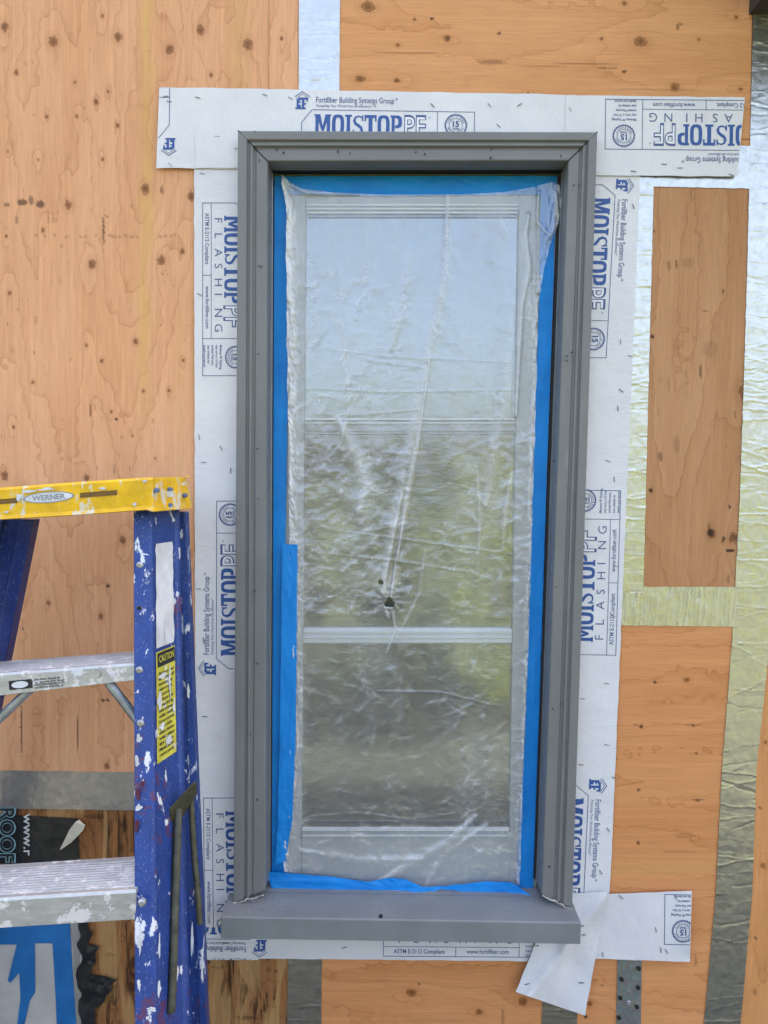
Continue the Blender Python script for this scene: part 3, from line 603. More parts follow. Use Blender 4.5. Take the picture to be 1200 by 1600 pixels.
    def seal(s, cu, cv, r=16.5):
        s.ring(cu, cv, r*.90, r, 56, 1, 0, .06); s.ring(cu, cv, r*.585, r*.63, 28, 1)
        for word, a0, a1 in (('FORTIFIBER', 200, 340), ('WARRANTY', 155, 25)):
            n = len(word)
            for i, ch in enumerate(word):
                a = R(a0+(a1-a0)*i/(n-1)); up = a0 < a1
                s.text(ch, cu+r*.76*math.cos(a), cv+r*.76*math.sin(a), r*.17, None, 1, .01, 0, 0, a+(math.pi/2 if up else -math.pi/2), True)
        s.text('15', cu, cv-r*.12, r*.50, None, 1, .035, 0, .2, 0, True); s.text('YEAR', cu, cv+r*.32, r*.20, None, 1, .02, 0, .2, 0, True)
    def pattern(s, start=0, top=41, logo=True, L=270):
        """the whole repeated print; u=0 box start; v as measured from the strip edge"""
        T = top
        if logo: s.logo(-10, T-28, 27)
        s.text('Fortifiber Building Systems Group', 22, T-11.5, 8.6, 122, 1, .006); s.text('*', 146, T-13, 7, None, 1)
        s.text('Protecting Your World from the Elements*', 22, T-4.5, 4.2, 88, 1, 0, .35)
        s.line([(0,T+20),(16,T),(L,T),(L,T+78),(0,T+78)], 1.0, 1, True)
        s.line([(212,T),(212,T+78)], .9, 1, False, .2); s.line([(0,T+63),(212,T+63)], .9, 1, False, .4); s.line([(113,T+63),(113,T+78)], .9, 1, False, .6)
        u = 20
        for ch, w in zip('MOISTOP', (26, 19, 10.5, 17, 19, 19, 18)):
            s.slab(ch, u, T+7, w, 33); u += w+1.4
        s.text('P', u+2, T+40, 32.5, 17, 1, .035, 0, 0); s.text('F', u+20, T+40, 32.5, 16, 1, .035, 0, 0)
        s.text('P', u+3.4, T+38.2, 29, 14.2, 2, -.004, 0, 1.5); s.text('F', u+21.4, T+38.2, 29, 13, 2, -.004, 0, 1.5)
        s.text('o', u+40, T+11, 4, None, 1)
        for i, ch in enumerate('FLASHING'): s.text(ch, 24+i*23.6, T+57, 13.5, 3 if ch == 'I' and 0 else None, 1, -.006)
        s.text('ASTM E-2112 Compliant', 16, T+73.5, 6.8, 80, 1, .008); s.text('www.fortifiber.com', 130, T+73, 6.6, 66, 1, .008)
        s.seal(241, T+21, 17)
        for i, (tx, l) in enumerate((('Moistop PF Flashing',38),('may carry a 15-Year',36),('Limited Warranty',32),('(see website for',29),('details and terms)',34))):
            s.text(tx, 222, T+48+i*7.2, 3.9, l, 1, .012)
def clip(poly, quad):
    out = poly; n = len(quad)
    for i in range(n):
        a = quad[i]; b = quad[(i+1) % n]; inp = out; out = []
        if not inp: return []
        sd = lambda p: (b[0]-a[0])*(p[1]-a[1])-(b[1]-a[1])*(p[0]-a[0])
        for j in range(len(inp)):
            p = inp[j]; q = inp[(j+1) % len(inp)]; sp, sq = sd(p), sd(q)
            if sp >= 0: out.append(p)
            if (sp >= 0) != (sq >= 0):
                t = sp/(sp-sq); out.append((p[0]+(q[0]-p[0])*t, p[1]+(q[1]-p[1])*t))
    return out
def build_print(pr, quad, Yf, parent, name='printing', mats=None):
    V = []; Fc = []; fm = []; ys = []
    for poly, mat, lay in pr.p:
        q = clip(poly, quad)
        if len(q) < 3: continue
        b = len(V); V += q; ys += [lay]*len(q); Fc.append(tuple(range(b, b+len(q)))); fm.append(mat)
    if not V: return
    A = np.array(V, float); P = atv(A[:,0], A[:,1], np.zeros(len(A)))
    Y = Yf(A[:,0], A[:,1], P[:,0], P[:,2]) - .00055 - np.array(ys)*.00006
    P = atv(A[:,0], A[:,1], Y)
    return mk(name, P, Fc, None, parent, mats=mats or [M_INK, M_INKD, M_INKW], fm=fm)

# ------------------------------------------------------------------ flashing strips
def flashing(corners, Y, label, along, pr=None, staples=(), nrand=6, seed=1, extra=None, clipq=None):
    """corners tl,tr,br,bl in photo pixels at depth Y"""
    c = np.array(corners, float); cen = c.mean(0)
    th = thing('flashing_strip', at(cen[0], max(c[:,1]), Y), label, 'flashing', 'white flashing strips stapled round the window')
    w = c[:,0].max()-c[:,0].min(); h = c[:,1].max()-c[:,1].min(); m = int(w/4)+3; n = int(h/4)+3
    U, Vv, S, T = quadpx(corners, n, m)
    def Yf(u, v, X, Z): return Y - lowdisp(X, Z) - (extra(u, v) if extra else 0)
    e = .9*noise(Vv*.045, U*.01, seed+40)
    U = U + (e if along == 'y' else 0); Vv = Vv + (0 if along == 'y' else .9*noise(U*.03, Vv*.01, seed+41))
    P = atv(U, Vv, np.full(U.shape, 0.0)); P = atv(U, Vv, Yf(U, Vv, P[...,0], P[...,2]))
    a, b = (P[...,2], P[...,0]) if along == 'y' else (P[...,0], P[...,2])
    cu = (U[:-1,:-1]+U[1:,1:])/2; cv = (Vv[:-1,:-1]+Vv[1:,1:])/2; hm = ~((cu > 400) & (cu < 892) & (cv > 234) & (cv < 1400))
    grid('sheet', P, M_PAPER, th, mask=hm, attrs=dict(u=a, v=b), thick=.0005, rimhole=RH)
    if pr: build_print(pr, clipq or [(float(x)+(.8 if x < cen[0] else -.8), float(y)) for x, y in corners], Yf, th)
    rg = random.Random(seed)
    for (x, y, ang) in list(staples):
        ang = R(ang); l = 4.0; dx, dy = math.cos(ang)*l, math.sin(ang)*l; nx, ny = -math.sin(ang)*.5, math.cos(ang)*.5
        yy = Y-.0014-(extra(np.float64(x), np.float64(y)) if extra else 0)
        q = [(x-dx-nx,y-dy-ny),(x+dx-nx,y+dy-ny),(x+dx+nx,y+dy+ny),(x-dx+nx,y-dy+ny)]
        V = [at(*p, yy) for p in q]; V += [v+Vector((0,.0022,0)) for v in V]
        mk('staple', V, [(0,3,2,1),(4,5,6,7),(0,1,5,4),(1,2,6,5),(2,3,7,6),(3,0,4,7)], M_STEEL, th)
    return th
UP, DN = ((1,.014),(-.014,1)), None
# left vertical strip
pr = Print()
pr.frame((422,317),(0,1),(-.885,0)); pr.pattern(logo=False)
pr.frame((297,1045),(.002,-1),(1,0)); pr.pattern(L=262)
pr.frame((425,1247),(.01,1),(-.9,0)); pr.pattern(logo=False)
flashing([(303,200),(404,200),(404,1500),(306,1500)], -.0056, 'white flashing strip down the left side of the window, partly behind the ladder', 'y', pr,
         [(316,271,5),(311,683,80),(360,735,95),(318,722,5),(310,920,5),(320,1120,5),(312,460,30),(318,1000,80),(345,700,60)], seed=2)
# right vertical strip
pr = Print()
pr.frame((1003,290),(-.055,1),(-1,-.02)); pr.pattern()
pr.frame((848,1022),(.03,-1),(.96,.015)); pr.pattern(logo=False, L=257)
pr.frame((961,1228),(-.045,1),(-1,-.02)); pr.pattern()
flashing([(898,262),(1001,262),(952,1420),(862,1420)], -.0056, 'white flashing strip down the right side of the window', 'y', pr,
         [(990,322,70),(970,534,85),(971,610,40),(966,638,85),(950,720,20),(960,749,85),(948,1068,10),(910,1092,5),(948,1164,20),(908,1195,5),(961,1216,20),(951,1297,55),(939,1363,60),(985,556,10),(959,831,60),(962,884,20),(958,962,15)], seed=3)
# bottom strip
pr = Print()
pr.frame((600,1379),(1,.008),(-.008,1)); pr.pattern(logo=False, top=37, L=275)
pr.frame((406,1506),(-1,-.01),(.01,-1)); pr.pattern(top=38)
flashing([(312,1449),(835,1449),(832,1502),(316,1497)], -.0072, 'white flashing strip under the window sill', 'x', pr, [(538,1481,-15),(352,1474,10)], seed=4)
# top strips
pr = Print()
pr.frame((472,147),(1,.0155),(-.0155,1)); pr.pattern(top=24)
pr.frame((264,251),(-1,-.01),(.01,-1)); pr.pattern(top=36)
flashing([(249,136),(900,148),(896,273),(244,262)], -.0076, 'long white flashing strip above the window head, upright print at its middle', 'x', pr,
         [(259,150,0),(264,158,5),(309,152,15),(414,148,25),(454,153,30),(339,213,5),(676,164,45),(765,164,50),(779,196,40),(266,257,45),(370,255,50),(585,163,60)], seed=5,
         clipq=[(249.5,137),(899,149),(895,272),(245,261)])
pr = Print()
pr.frame((1215,275.5),(-1,-.010),(.012,-1)); pr.pattern(top=40)
flashing([(884,149),(1164,152),(1152,276),(882,273)], -.0088, 'white flashing strip at the upper right with upside-down print, cut at its right end', 'x', pr,
         [(812,163,-30),(891,171,60),(1038,256,5),(1143,273,20),(990,267,5),(1063,262,0)], seed=6)
flashing([(305,206),(400,207),(400,262),(305,263)], -.0092, 'small white flashing patch at the upper left corner of the window casing', 'x', None, [(370,232,5)], seed=7)
# bottom right strip and hanging flap
pr = Print()
pr.frame((1308,1512),(-1,-.02),(.01,-1)); pr.pattern(top=31)
flashing([(900,1399),(1081,1392),(1078,1503),(900,1497)], -.0088, 'short white flashing strip at the lower right with upside-down seal at its end', 'x', pr,
         [(971,1402,40),(1056,1402,70),(1025,1453,80),(1033,1485,85),(1042,1487,60),(942,1492,80)], seed=8, extra=lambda u, v: .0016*np.sin(u/17+v/40)+.0018+.008*np.clip((u-1030)/50,0,1)**2*np.abs(np.sin((v-1392)/34)))
ex = lambda u, v: .0040+.020*np.clip((v-1470)/110,0,1)**1.5*(.5+.5*np.sin((u-805)/22+v/60)) + .008*np.exp(-((u-(945-.75*(v-1400)))/12)**2) + .006*np.exp(-((u-(905-.25*(v-1400)))/9)**2)*np.clip((v-1420)/60,0,1)+.003*np.sin(u/14)*np.sin(v/19)
flashing([(868,1398),(950,1393),(914,1587),(806,1550)], -.0100, 'loose white flashing flap hanging below the right end of the sill', 'y', None,
         [(824,1538,-20),(909,1536,0),(838,1478,0),(909,1447,5),(911,1461,5)], seed=9, extra=ex)

# ------------------------------------------------------------------ window
win = thing('window', at(630, 1470, 0), 'tall narrow window with grey painted casing and sill, glass masked behind plastic film', 'window')
OC = [(372,205),(933,207),(894,1418),(365,1410)]; IC = [(418,251),(889,250),(847,1400),(414,1392)]
prof = [(0, 0.0), (0,-.035), (.02,-.037), (.30,-.037), (.34,-.031), (.40,-.0315), (.43,-.036), (.50,-.036), (.53,-.030), (.58,-.0285), (.62,-.0315), (.97,-.0315), (1,-.029), (1, .004)]
def casing(i, j, mat):
    secs = []
    for k in (i, j):
        s_ = []
        for s, y in prof:
            p = at(OC[k][0]*(1-s)+IC[k][0]*s, OC[k][1]*(1-s)+IC[k][1]*s, -.034); s_.append(Vector((p.x, y, p.z)))
        secs.append(s_)
    a, b = secs; n = 14; out = []
    g = .0006
    for q in range(n+1):
        t = q/n; out.append([p.lerp(r_, t) for p, r_ in zip(a, b)])
    V, Fc = loft(out, closed=True)
    o = mk('casing', V, Fc, mat, win); bevel(o, .0012, 2); return o
casing(0, 1, M_TRIMH); casing(3, 0, M_TRIM); casing(1, 2, M_TRIM)
# thin dark mitre gaps
for k in (0, 1):
    a, b = OC[k], IC[k]; pts = []
    V = []
    for s in (.0, .32, .5, .62, 1.0):
        yy = np.interp(s, [0,.30,.34,.42,.50,.55,.62,1], [-.037,-.037,-.031,-.036,-.036,-.029,-.0315,-.0315])-.0003
        for dd in (-.95, .95):
            p = at(a[0]*(1-s)+b[0]*s+dd*.7*(1 if k == 0 else -1), a[1]*(1-s)+b[1]*s-dd*.7, -.034); V.append(Vector((p.x, yy, p.z)))
    mk('mitre_gap', V, [(2*i,2*i+1,2*i+3,2*i+2) for i in range(4)], M_DARKHOLE, win)
# jambs: from the casing's inner edge back to the sash
ics = [at(x, y, -.030) for x, y in IC]
def jamb(i, j, ya, yb, mat, inset, name, w=.006):
    c = Vector(((ics[0].x+ics[1].x)/2, 0, (ics[0].z+ics[2].z)/2))
    def ins(p, dd): return Vector((p.x+dd*(1 if p.x < c.x else -1), 0, p.z+dd*(1 if p.z < c.z else -1)))
    A, B = ins(ics[i], inset), ins(ics[j], inset); A2, B2 = ins(ics[i], inset-w), ins(ics[j], inset-w)
    secs = [[Vector((p.x, y, p.z)) for p, y in ((P, ya), (P, yb), (P2, yb), (P2, ya))] for P, P2 in ((A, A2), (B, B2))]
    return mk(name, *loft(secs), mat, win)
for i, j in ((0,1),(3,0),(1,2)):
    jamb(i, j, .005, .026 if i else .012, M_TRIM, .0015, 'jamb'); jamb(i, j, .0265 if i else .0125, .058, M_BLACK, (.0066 if i == 1 else .0048) if i else .002, 'seal_shade_strip')  # the deeper black strip at the head paints in the shade under it
    jamb(i, j, .0265, .031, M_OLIVE, .0060, 'track', .0025) if i == 0 else jamb(i, j, .019, .0262, M_ALU, .0030 if i == 3 else .0020, 'track', .0012)
# sill: nosing and sloping top
sx0, sx1 = at(345, 1440, -.085).x, at(908, 1445, -.085).x; zt = at(630, 1437, -.085).z; zb = at(630, 1471, -.085).z; zr = zt + .022
za = lambda x: -(x-sx0)/(sx1-sx0)*.0
secs = []
for x in np.linspace(sx0, sx1, 24):
    secs.append([Vector((x,-.085,zb)), Vector((x,-.085,zt-.002)), Vector((x,-.083,zt)), Vector((x,-.001,zt+.0022)), Vector((x,-.001,zb))])
bevel(mk('sill', *loft(secs), M_SILL, win), .0016, 3)
jx0, jx1 = ics[3].x-.004, ics[2].x+.004
secs = [[Vector((x,-.0005,zb)), Vector((x,-.0005,zt+.0024)), Vector((x,.05,zt+.0042)), Vector((x,.05,zb))] for x in np.linspace(jx0-.03, jx1+.03, 8)]
mk('inner_sill', *loft(secs), M_SILL, win)
# nail holes
holes = [(398,206),(432,233),(443,238),(528,236),(547,239),(650,237),(664,240),(768,233),(767,246),(877,243),(897,289),(906,289),(405,250),(404,415),(408,416),(403,553),(402,701),(403,779),(398,923),(402,1037),(391,1148),(402,1250),
         (887,556),(894,550),(886,563),(870,918),(866,720),(877,1100),(864,1108),(859,1355),(595,1431)]
for x, y in holes:
    big = y > 1420
    if big: c = at(x, y, -.079); c.z = c.z; n_ = Vector((0,-.15,1)).normalized(); mk('nail_hole', *tube([c-n_*.002, c+n_*.0012], .0038, 8), M_DARKHOLE, win)
    else:
        c = at(x, y, -.036); mk('nail_hole', *tube([c+Vector((0,.004,0)), c+Vector((0,-.0014,0))], random.Random(x).uniform(.0008,.0014), 7), M_DARKHOLE, win)
# caulk crumbs where the casings stand on the sill
for (x0, x1, y0, y1, sd) in ((848,893,1400,1421,3),(364,412,1411,1399,5)):
    rg = random.Random(sd); pts = [at(x0+(x1-x0)*t, y0+(y1-y0)*t+rg.uniform(-1.5,1.5), -.040) for t in np.linspace(0,1,14)]
    mk('caulk', *tube(pts, [rg.uniform(.0006,.0026) for _ in pts], 6), M_CAULK, win, smooth=True)
# sash
YS = .034
def bar(name, x0, y0, x1, y1, mat=M_SASH, yf=YS, yb=.056, bev=.002):
    return bevel(mk(name, *box_px(x0, y0, x1, y1, yf, yb), mat, sash), bev)
sash = None
def barq(name, c, mat=M_SASH, yf=YS, yb=.056, bev=.002):
    a = [at(x, y, yf) for x, y in c]; V = a+[Vector((p.x, yb, p.z)) for p in a]
    return bevel(mk(name, V, [(0,3,2,1),(4,5,6,7),(0,1,5,4),(1,2,6,5),(2,3,7,6),(3,0,4,7)], mat, sash), bev)
def qbox(c, yf=YS, yb=.056):
    a = [at(x, y, yf) for x, y in c]; return a+[Vector((p.x, yb, p.z)) for p in a], [(0,3,2,1),(4,5,6,7),(0,1,5,4),(1,2,6,5),(2,3,7,6),(3,0,4,7)]
sash = bevel(mk('sash', *merge([qbox([(428,268),(478,268),(470,1402),(419,1402)]), qbox([(812,268),(874,268),(838,1402),(795,1402)]), qbox([(478.3,268),(811.7,268),(811.5,331),(478,331)], YS+.0006),
    qbox([(471.2,1300),(797,1300),(795.3,1402),(470.3,1402)], YS+.0006), qbox([(475.2,660),(805.8,660),(805.6,678),(475,678)], YS+.0006)]), M_SASH, win), .002)
barq('muntin', [(473,982),(801,982),(800.7,1006),(472.7,1006)], M_SASHL, bev=.004)
for k, (y, hh) in enumerate(((320,3),(326,2.5),(332,3),(655,3),(661,2),(672,2.5),(677,2),(988,2.5),(996,2.5),(1296,6),(1306,3))):
    t_ = (y-268)/1134; xl = 478-8*t_+1; xr = 812-17*t_-1
    barq('moulding', [(xl,y-hh/2),(xr,y-hh/2),(xr,y+hh/2),(xl,y+hh/2)], M_SASHL if k not in (5,6) else M_SASH, YS-.0035-(k % 2)*.001, YS-.0003, .0008)
for (y0, y1) in ((329,660),(677,984),(1004,1302)):
    barq('glass_pane', [(474,y0),(814,y0),(808,y1),(470,y1)], M_GLASS, .046, .0475, 0)

# ------------------------------------------------------------------ blue masking tape pieces
def btape(corners_l, corners_r, Y, label, seed=1, amp=.0010, horizontal=False, fold=None):
    """two border polylines (matching points) with the tape between them"""
    A = np.array(corners_l, float); B = np.array(corners_r, float); n = 120; m = 14
    ta = np.linspace(0, 1, len(A)); t = np.linspace(0, 1, n)
    ax, ay = np.interp(t, ta, A[:,0]), np.interp(t, ta, A[:,1]); bx, by = np.interp(t, ta, B[:,0]), np.interp(t, ta, B[:,1])
    s = np.linspace(0, 1, m)[None,:]; U = ax[:,None]*(1-s)+bx[:,None]*s; V = ay[:,None]*(1-s)+by[:,None]*s
    jj = .8*noise(V*.05 if not horizontal else U*.05, U*0+seed, seed)
    if horizontal: V = V+jj
    else: U = U+jj
    P = atv(U, V, np.full(U.shape, Y)); D = amp*(noise(P[...,0]*45, P[...,2]*(9 if not horizontal else 60), seed)+.6*noise(P[...,0]*120, P[...,2]*60, seed+2))
    if horizontal: D = D+.0016*np.abs(noise(P[...,0]*28+P[...,2]*60, P[...,2]*40, seed+6))
    if fold is not None: D = D+fold(U, V)
    P = atv(U, V, Y-D-.0008)
    o = grid('masking_tape', P, M_BLUET, thick=.0003); return setp(o, label, 'tape', 'blue masking tape pieces on the window sash')
btape([(428,272),(560,272),(700,274),(800,275),(870,274)], [(428,303),(560,306),(700,305),(800,304),(870,305)], .0315, 'blue masking tape across the top of the sash', 21, horizontal=True)
btape([(429,290),(427,600),(426,850),(424,1150),(420,1372)], [(450,290),(450,600),(446,850),(450,1150),(447,1372)], .0300, 'long blue masking tape down the left edge of the sash', 23, amp=.0008)
btape([(441,850),(440,950),(437,1150),(434,1280),(430,1352)], [(465,851),(464,950),(462,1150),(457,1280),(446,1345)], .0190, 'second blue tape lapped over the plastic film at the lower left', 25, amp=.0016)
btape([(845,285),(843,450),(832,750),(822,1100),(806,1391)], [(868.5,285),(864.5,450),(854,750),(843,1100),(833,1391)], .0300, 'long blue masking tape down the right edge of the sash', 27)
btape([(415,1361),(445,1364),(520,1370),(575,1378),(605,1372),(632,1373),(660,1386),(700,1384),(760,1377),(800,1379),(838,1405),(846,1412)],
      [(424,1387),(445,1389),(520,1391),(575,1393),(605,1395),(632,1397),(655,1400),(690,1389),(740,1396),(790,1402),(835,1420),(844,1425)], .0175,
      'crumpled blue masking tape along the sill with a loose lower edge', 29, amp=.0015, horizontal=True, fold=lambda u, v: .006*np.clip((v-1372)/30, 0, 1)+.004*np.exp(-((u-650)/14)**2)+.010*np.clip((u-790)/50,0,1))

# ------------------------------------------------------------------ plastic film
def film():
    n, m = 560, 230
    t = np.linspace(0, 1, n)[:,None]; s = np.linspace(0, 1, m)[None,:]
    yy = 285+1100*t
    L = lerp_poly([(285,440),(300,440),(335,447),(400,447),(600,449),(850,452),(1100,456),(1300,450),(1345,442),(1385,444)], yy)
    Rr = lerp_poly([(285,874),(310,878),(345,872),(385,858),(430,848),(470,841),(600,838),(800,832),(1000,826),(1200,818),(1385,812)], yy)
    px0 = L+(Rr-L)*s
    top = lerp_poly([(440,272),(452,284),(470,294),(520,301),(600,304),(720,304),(790,300),(835,292),(862,284),(878,290)], px0[:1,:])
    bot = lerp_poly([(440,1362),(500,1366),(555,1374),(590,1383),(610,1376),(632,1374),(662,1390),(700,1386),(760,1376),(815,1384)], px0[-1:,:])
    U = px0+1.5*noise(yy*.03, s*0, 3)*((s < .01)|(s > .99)); V = top+(bot-top)*t
    P = atv(U, V, np.full(U.shape, .027)); X, Z = P[...,0], P[...,2]
    D = .0025*noise(X*16, Z*2.2, 41)+.0011*np.abs(noise(X*34+Z*3, Z*5, 43))+.00025*noise(X*60, Z*40, 45)
    bot_m = np.clip((V-700)/200, 0, 1)
    D += .0004*np.abs(noise(X*50+Z*25, Z*80, 47))*(.4+.6*bot_m)
    dens = np.clip(.18*noise(X*7, Z*2.5, 51)+.10*noise(X*20, Z*9, 52), -.1, .5)
    # vertical bunches at the side borders
    el = (U-L)/1.0; er = (Rr-U)
    bl = np.exp(-(np.maximum(el-2,0)/13)**2); br = np.exp(-(er/ (7+22*np.clip((560-V)/250,0,1)))**2)
    crump = np.abs(noise(X*95, Z*16, 61))+.6*np.abs(noise(X*150+Z*30, Z*60, 62))
    D += (bl*.006+br*.006)*(.3+crump); dens += bl*(.15+.75*crump+.25*(V < 860))+br*(.1+.75*crump)*np.where(V < 430, .25, 1)
    # pale vertical drapes in the upper part
    dr = np.abs(noise(X*13+noise(X*0, Z*3, 5)*.6, Z*1.1, 71)); dens += .16*np.clip(.25-dr, 0, 1)*3*np.clip((800-V)/300, 0, 1)
    def fold(pts, w, h, de, taper=True):
        nonlocal D, dens
        pts = np.array(pts, float); best = np.full(U.shape, 1e9); tt = np.zeros(U.shape); tot = len(pts)-1
        for i in range(tot):
            a, b = pts[i], pts[i+1]; ab = b-a; k = np.clip(((U-a[0])*ab[0]+(V-a[1])*ab[1])/(ab@ab), 0, 1)
            dd = np.hypot(U-a[0]-k*ab[0], V-a[1]-k*ab[1]); mm = dd < best; best = np.where(mm, dd, best); tt = np.where(mm, (i+k)/tot, tt)
        ww = w*(.5+.7*np.sin(np.pi*np.clip(tt,.05,.95))) if taper else w
        g = np.exp(-(best/ww)**2); D = D+h*g; dens = dens+de*g
    fold([(700,300),(696,420),(668,560),(648,660),(628,760),(606,850),(598,925)], 9, .006, .34)
    fold([(672,560),(652,700),(634,800),(618,880),(611,935)], 2.6, .004, .40); fold([(611,945),(618,985),(604,1020)], 2.2, .003, .45)
    fold([(628,770),(612,850),(602,905)], 2.2, .003, .5); fold([(648,700),(632,790),(622,870)], 1.8, .003, .4); fold([(664,860),(655,930),(620,1000)],2,.003,.3)
    fold([(642,395),(632,470),(612,545)], 7, .004, .22); fold([(532,420),(538,560),(545,640),(530,700)], 4, .003, .2)
    fold([(528,655),(545,690),(562,720),(572,760),(560,800)], 10, .004, .42); fold([(520,760),(560,790),(585,860)], 12, .003, .14)
    fold([(790,560),(786,640),(774,700),(760,790)], 9, .004, .22); fold([(800,740),(790,800),(786,860)], 3, .003, .25); fold([(745,730),(750,820),(746,900)], 1.8, .003, .22)
    fold([(575,885),(592,900),(602,930)], 10, .003, .30); fold([(620,890),(612,925)], 7, .003, .25)
    fold([(592,1380),(640,1350),(700,1318),(742,1276)], 7, .005, .34); fold([(664,1386),(690,1340),(760,1290)], 5, .004, .2); fold([(470,1330),(560,1345),(660,1342)], 6, .003, .16)
    for a in ([(480,541),(600,556),(800,566)],[(476,606),(600,612),(810,609)],[(478,646),(560,648),(655,640)],[(505,826),(650,845),(800,866)],[(500,864),(620,876),(740,895)],[(590,1080),(690,1082),(780,1104)],[(480,1276),(560,1270),(640,1280),(720,1270)],[(560,560),(660,574)]): fold(a, 1.3, .0016, .16)
    fold([(441,284),(450,320),(452,345),(444,400),(452,470)], 7, .005, .7); fold([(452,288),(480,300),(560,303)], 4, .004, .3); fold([(868,300),(874,345),(855,375)], 2.2, .004, .25)
    fold([(842,300),(838,345),(862,372)], 3, .004, .3); fold([(826,335),(821,370),(826,420),(815,480),(806,650)], 5, .005, .42)
    rg = np.random.RandomState(9)
    def shards(N, x0, x1, y0, y1, am, asd, lmin, lmax, h, de, wpx=1.8):
        nonlocal D, dens
        for _ in range(N):
            cx = rg.uniform(x0, x1); cy = rg.uniform(y0, y1); an = R(rg.normal(am, asd)); l = rg.uniform(lmin, lmax)*rg.uniform(.4, 1); hh = h*rg.uniform(.3, 1.2)*(1 if rg.rand() < .7 else -1); bend = rg.normal(0, .006)
            j = int(np.clip((cy-285)/1100*(n-1), 0, n-1)); row = U[j]; i0 = int(np.searchsorted(row, cx-l)); i1 = int(np.searchsorted(row, cx+l))+1; dj = int(l/1100*(n-1))+3; a0, a1 = max(0, j-dj), min(n, j+dj)
            if i1-i0 < 2: continue
            u = U[a0:a1,i0:i1]-cx; v = V[a0:a1,i0:i1]-cy; p_ = u*math.cos(an)+v*math.sin(an); q_ = -u*math.sin(an)+v*math.cos(an)+bend*p_*p_
            env = np.clip(1-(2*p_/l)**2, 0, 1); side = np.where(q_ > 0, 4.0, 1.2)*wpx
            D[a0:a1,i0:i1] += hh*env*np.exp(-np.abs(q_)/side); dens[a0:a1,i0:i1] += de*rg.uniform(.2, 1)*env*np.exp(-(q_/wpx)**2)
    shards(620, 465, 640, 690, 960, -28, 26, 14, 55, .0013, .24); shards(430, 620, 830, 680, 980, -8, 30, 12, 65, .0011, .19)
    shards(560, 465, 820, 1010, 1300, -30, 34, 12, 55, .0013, .20); shards(260, 460, 640, 420, 700, -30, 30, 12, 60, .0010, .22); shards(160, 640, 830, 350, 700, 60, 40, 12, 60, .0008, .16)
    shards(90, 600, 830, 310, 680, 80, 25, 20, 90, .0012, .08); shards(260, 455, 815, 1290, 1380, -15, 40, 12, 60, .0012, .16); shards(120, 470, 800, 320, 700, 88, 8, 60, 200, .0012, .06, 2.2)
    D += .003*np.exp(-((U-606)/26)**2-((V-936)/26)**2)*np.abs(np.sin(np.arctan2(V-938,U-607)*6))
    D += np.where((U > 838) & (V < 460), .006, 0)*1.0
    hole = lambda cx, cy, rx, ry: ((U[:-1,:-1]-cx)/rx)**2+((V[:-1,:-1]-cy)/ry)**2 < 1+.35*np.sin(3*np.arctan2(V[:-1,:-1]-cy, U[:-1,:-1]-cx))
    mask = ~(hole(608,941,8,8) | hole(594,908,4.5,4.5)); fold([(600,949),(610,951),(618,944)], 1.7, .004, .7); fold([(602,952),(607,966)], 3, .003, .5)
    P = atv(U, V, .0255-np.maximum(D, -.0035))
    o = grid('plastic_film', P, M_FILM, mask=mask, attrs=dict(dens=np.clip(dens, 0, 1)))
    setp(o, 'wrinkled translucent plastic film taped over the window glass, with a small torn hole', 'plastic sheet')
film()

# ------------------------------------------------------------------ black membrane, torn tape, house wrap at the lower left
mb = thing('roofing_membrane', at(60,1350,-.003), 'black membrane with rotated pale lettering between the two ladder steps', 'membrane')
def sheet_px(name, corners, mat, parent, Y, amp=.002, seed=1, thick=.001, fr=20):
    c = np.array(corners, float); w = np.ptp(c[:,0]); h = np.ptp(c[:,1]); U, V, S, T = quadpx(corners, int(h/3)+3, int(w/3)+3)
    P = atv(U, V, np.full(U.shape, Y)); P[...,1] -= amp*(fbm(P[...,0]*fr, P[...,2]*fr, seed)*.6+.5)
    return grid(name, P, mat, parent, thick=thick)
sheet_px('membrane_sheet', [(-210,1262),(122,1279),(124,1348),(-210,1352)], M_MEMB, mb, -.003, .0012, 3, fr=9)
pr = Print(); pr.frame((37,1271),(0,1),(-1,0)); pr.text('www.r', 0, 0, 13.5, 66, 1, .012); pr.frame((-1,1262),(0,1),(-1,0)); pr.text('ROOF', 0, 0, 24, 86, 0, .05); pr.text('ROOF', 1.2, -1.2, 21.5, 83.5, 2, .012, 0, 1.5)
build_print(pr, [(-200,1200),(400,1200),(400,1400),(-200,1400)], lambda u,v,X,Z: -.0052+0*u, mb, 'lettering', [M_PALEBLUE, M_GREYPR, M_LBLK])
tt = [(123,1281),(133,1290),(129,1298),(112,1316),(96,1327),(93,1328),(99,1316),(108,1297),(117,1285)]
V = [at(x, y, -.012-.004*math.sin(i)) for i, (x, y) in enumerate(tt)]; V += [v+Vector((0,.0012,0)) for v in V]; n = len(tt)
o = mk('torn_tape', V, [tuple(range(n)), tuple(range(2*n-1, n-1, -1))]+[(i,(i+1)%n,n+(i+1)%n,n+i) for i in range(n)], M_CREAM); setp(o, 'torn cream scrap of tape sticking out of the black membrane', 'tape scrap')
hwp = thing('house_wrap', at(60,1600,-.003), 'white house wrap with bold blue printing below the lower ladder step', 'house wrap')
sheet_px('wrap_sheet', [(-210,1425),(133,1430),(124,1760),(-210,1760)], M_WRAP, hwp, -.0035, .0014, 5, fr=8)
def polypx(name, pts, mat, parent, Y, th=.0008):
    V = [at(x, y, Y) for x, y in pts]; V += [v+Vector((0,th,0)) for v in V]; n = len(pts)
    return mk(name, V, [tuple(range(n-1,-1,-1)), tuple(range(n, 2*n))]+[(i,(i+1)%n,n+(i+1)%n,n+i) for i in range(n)], mat, parent)
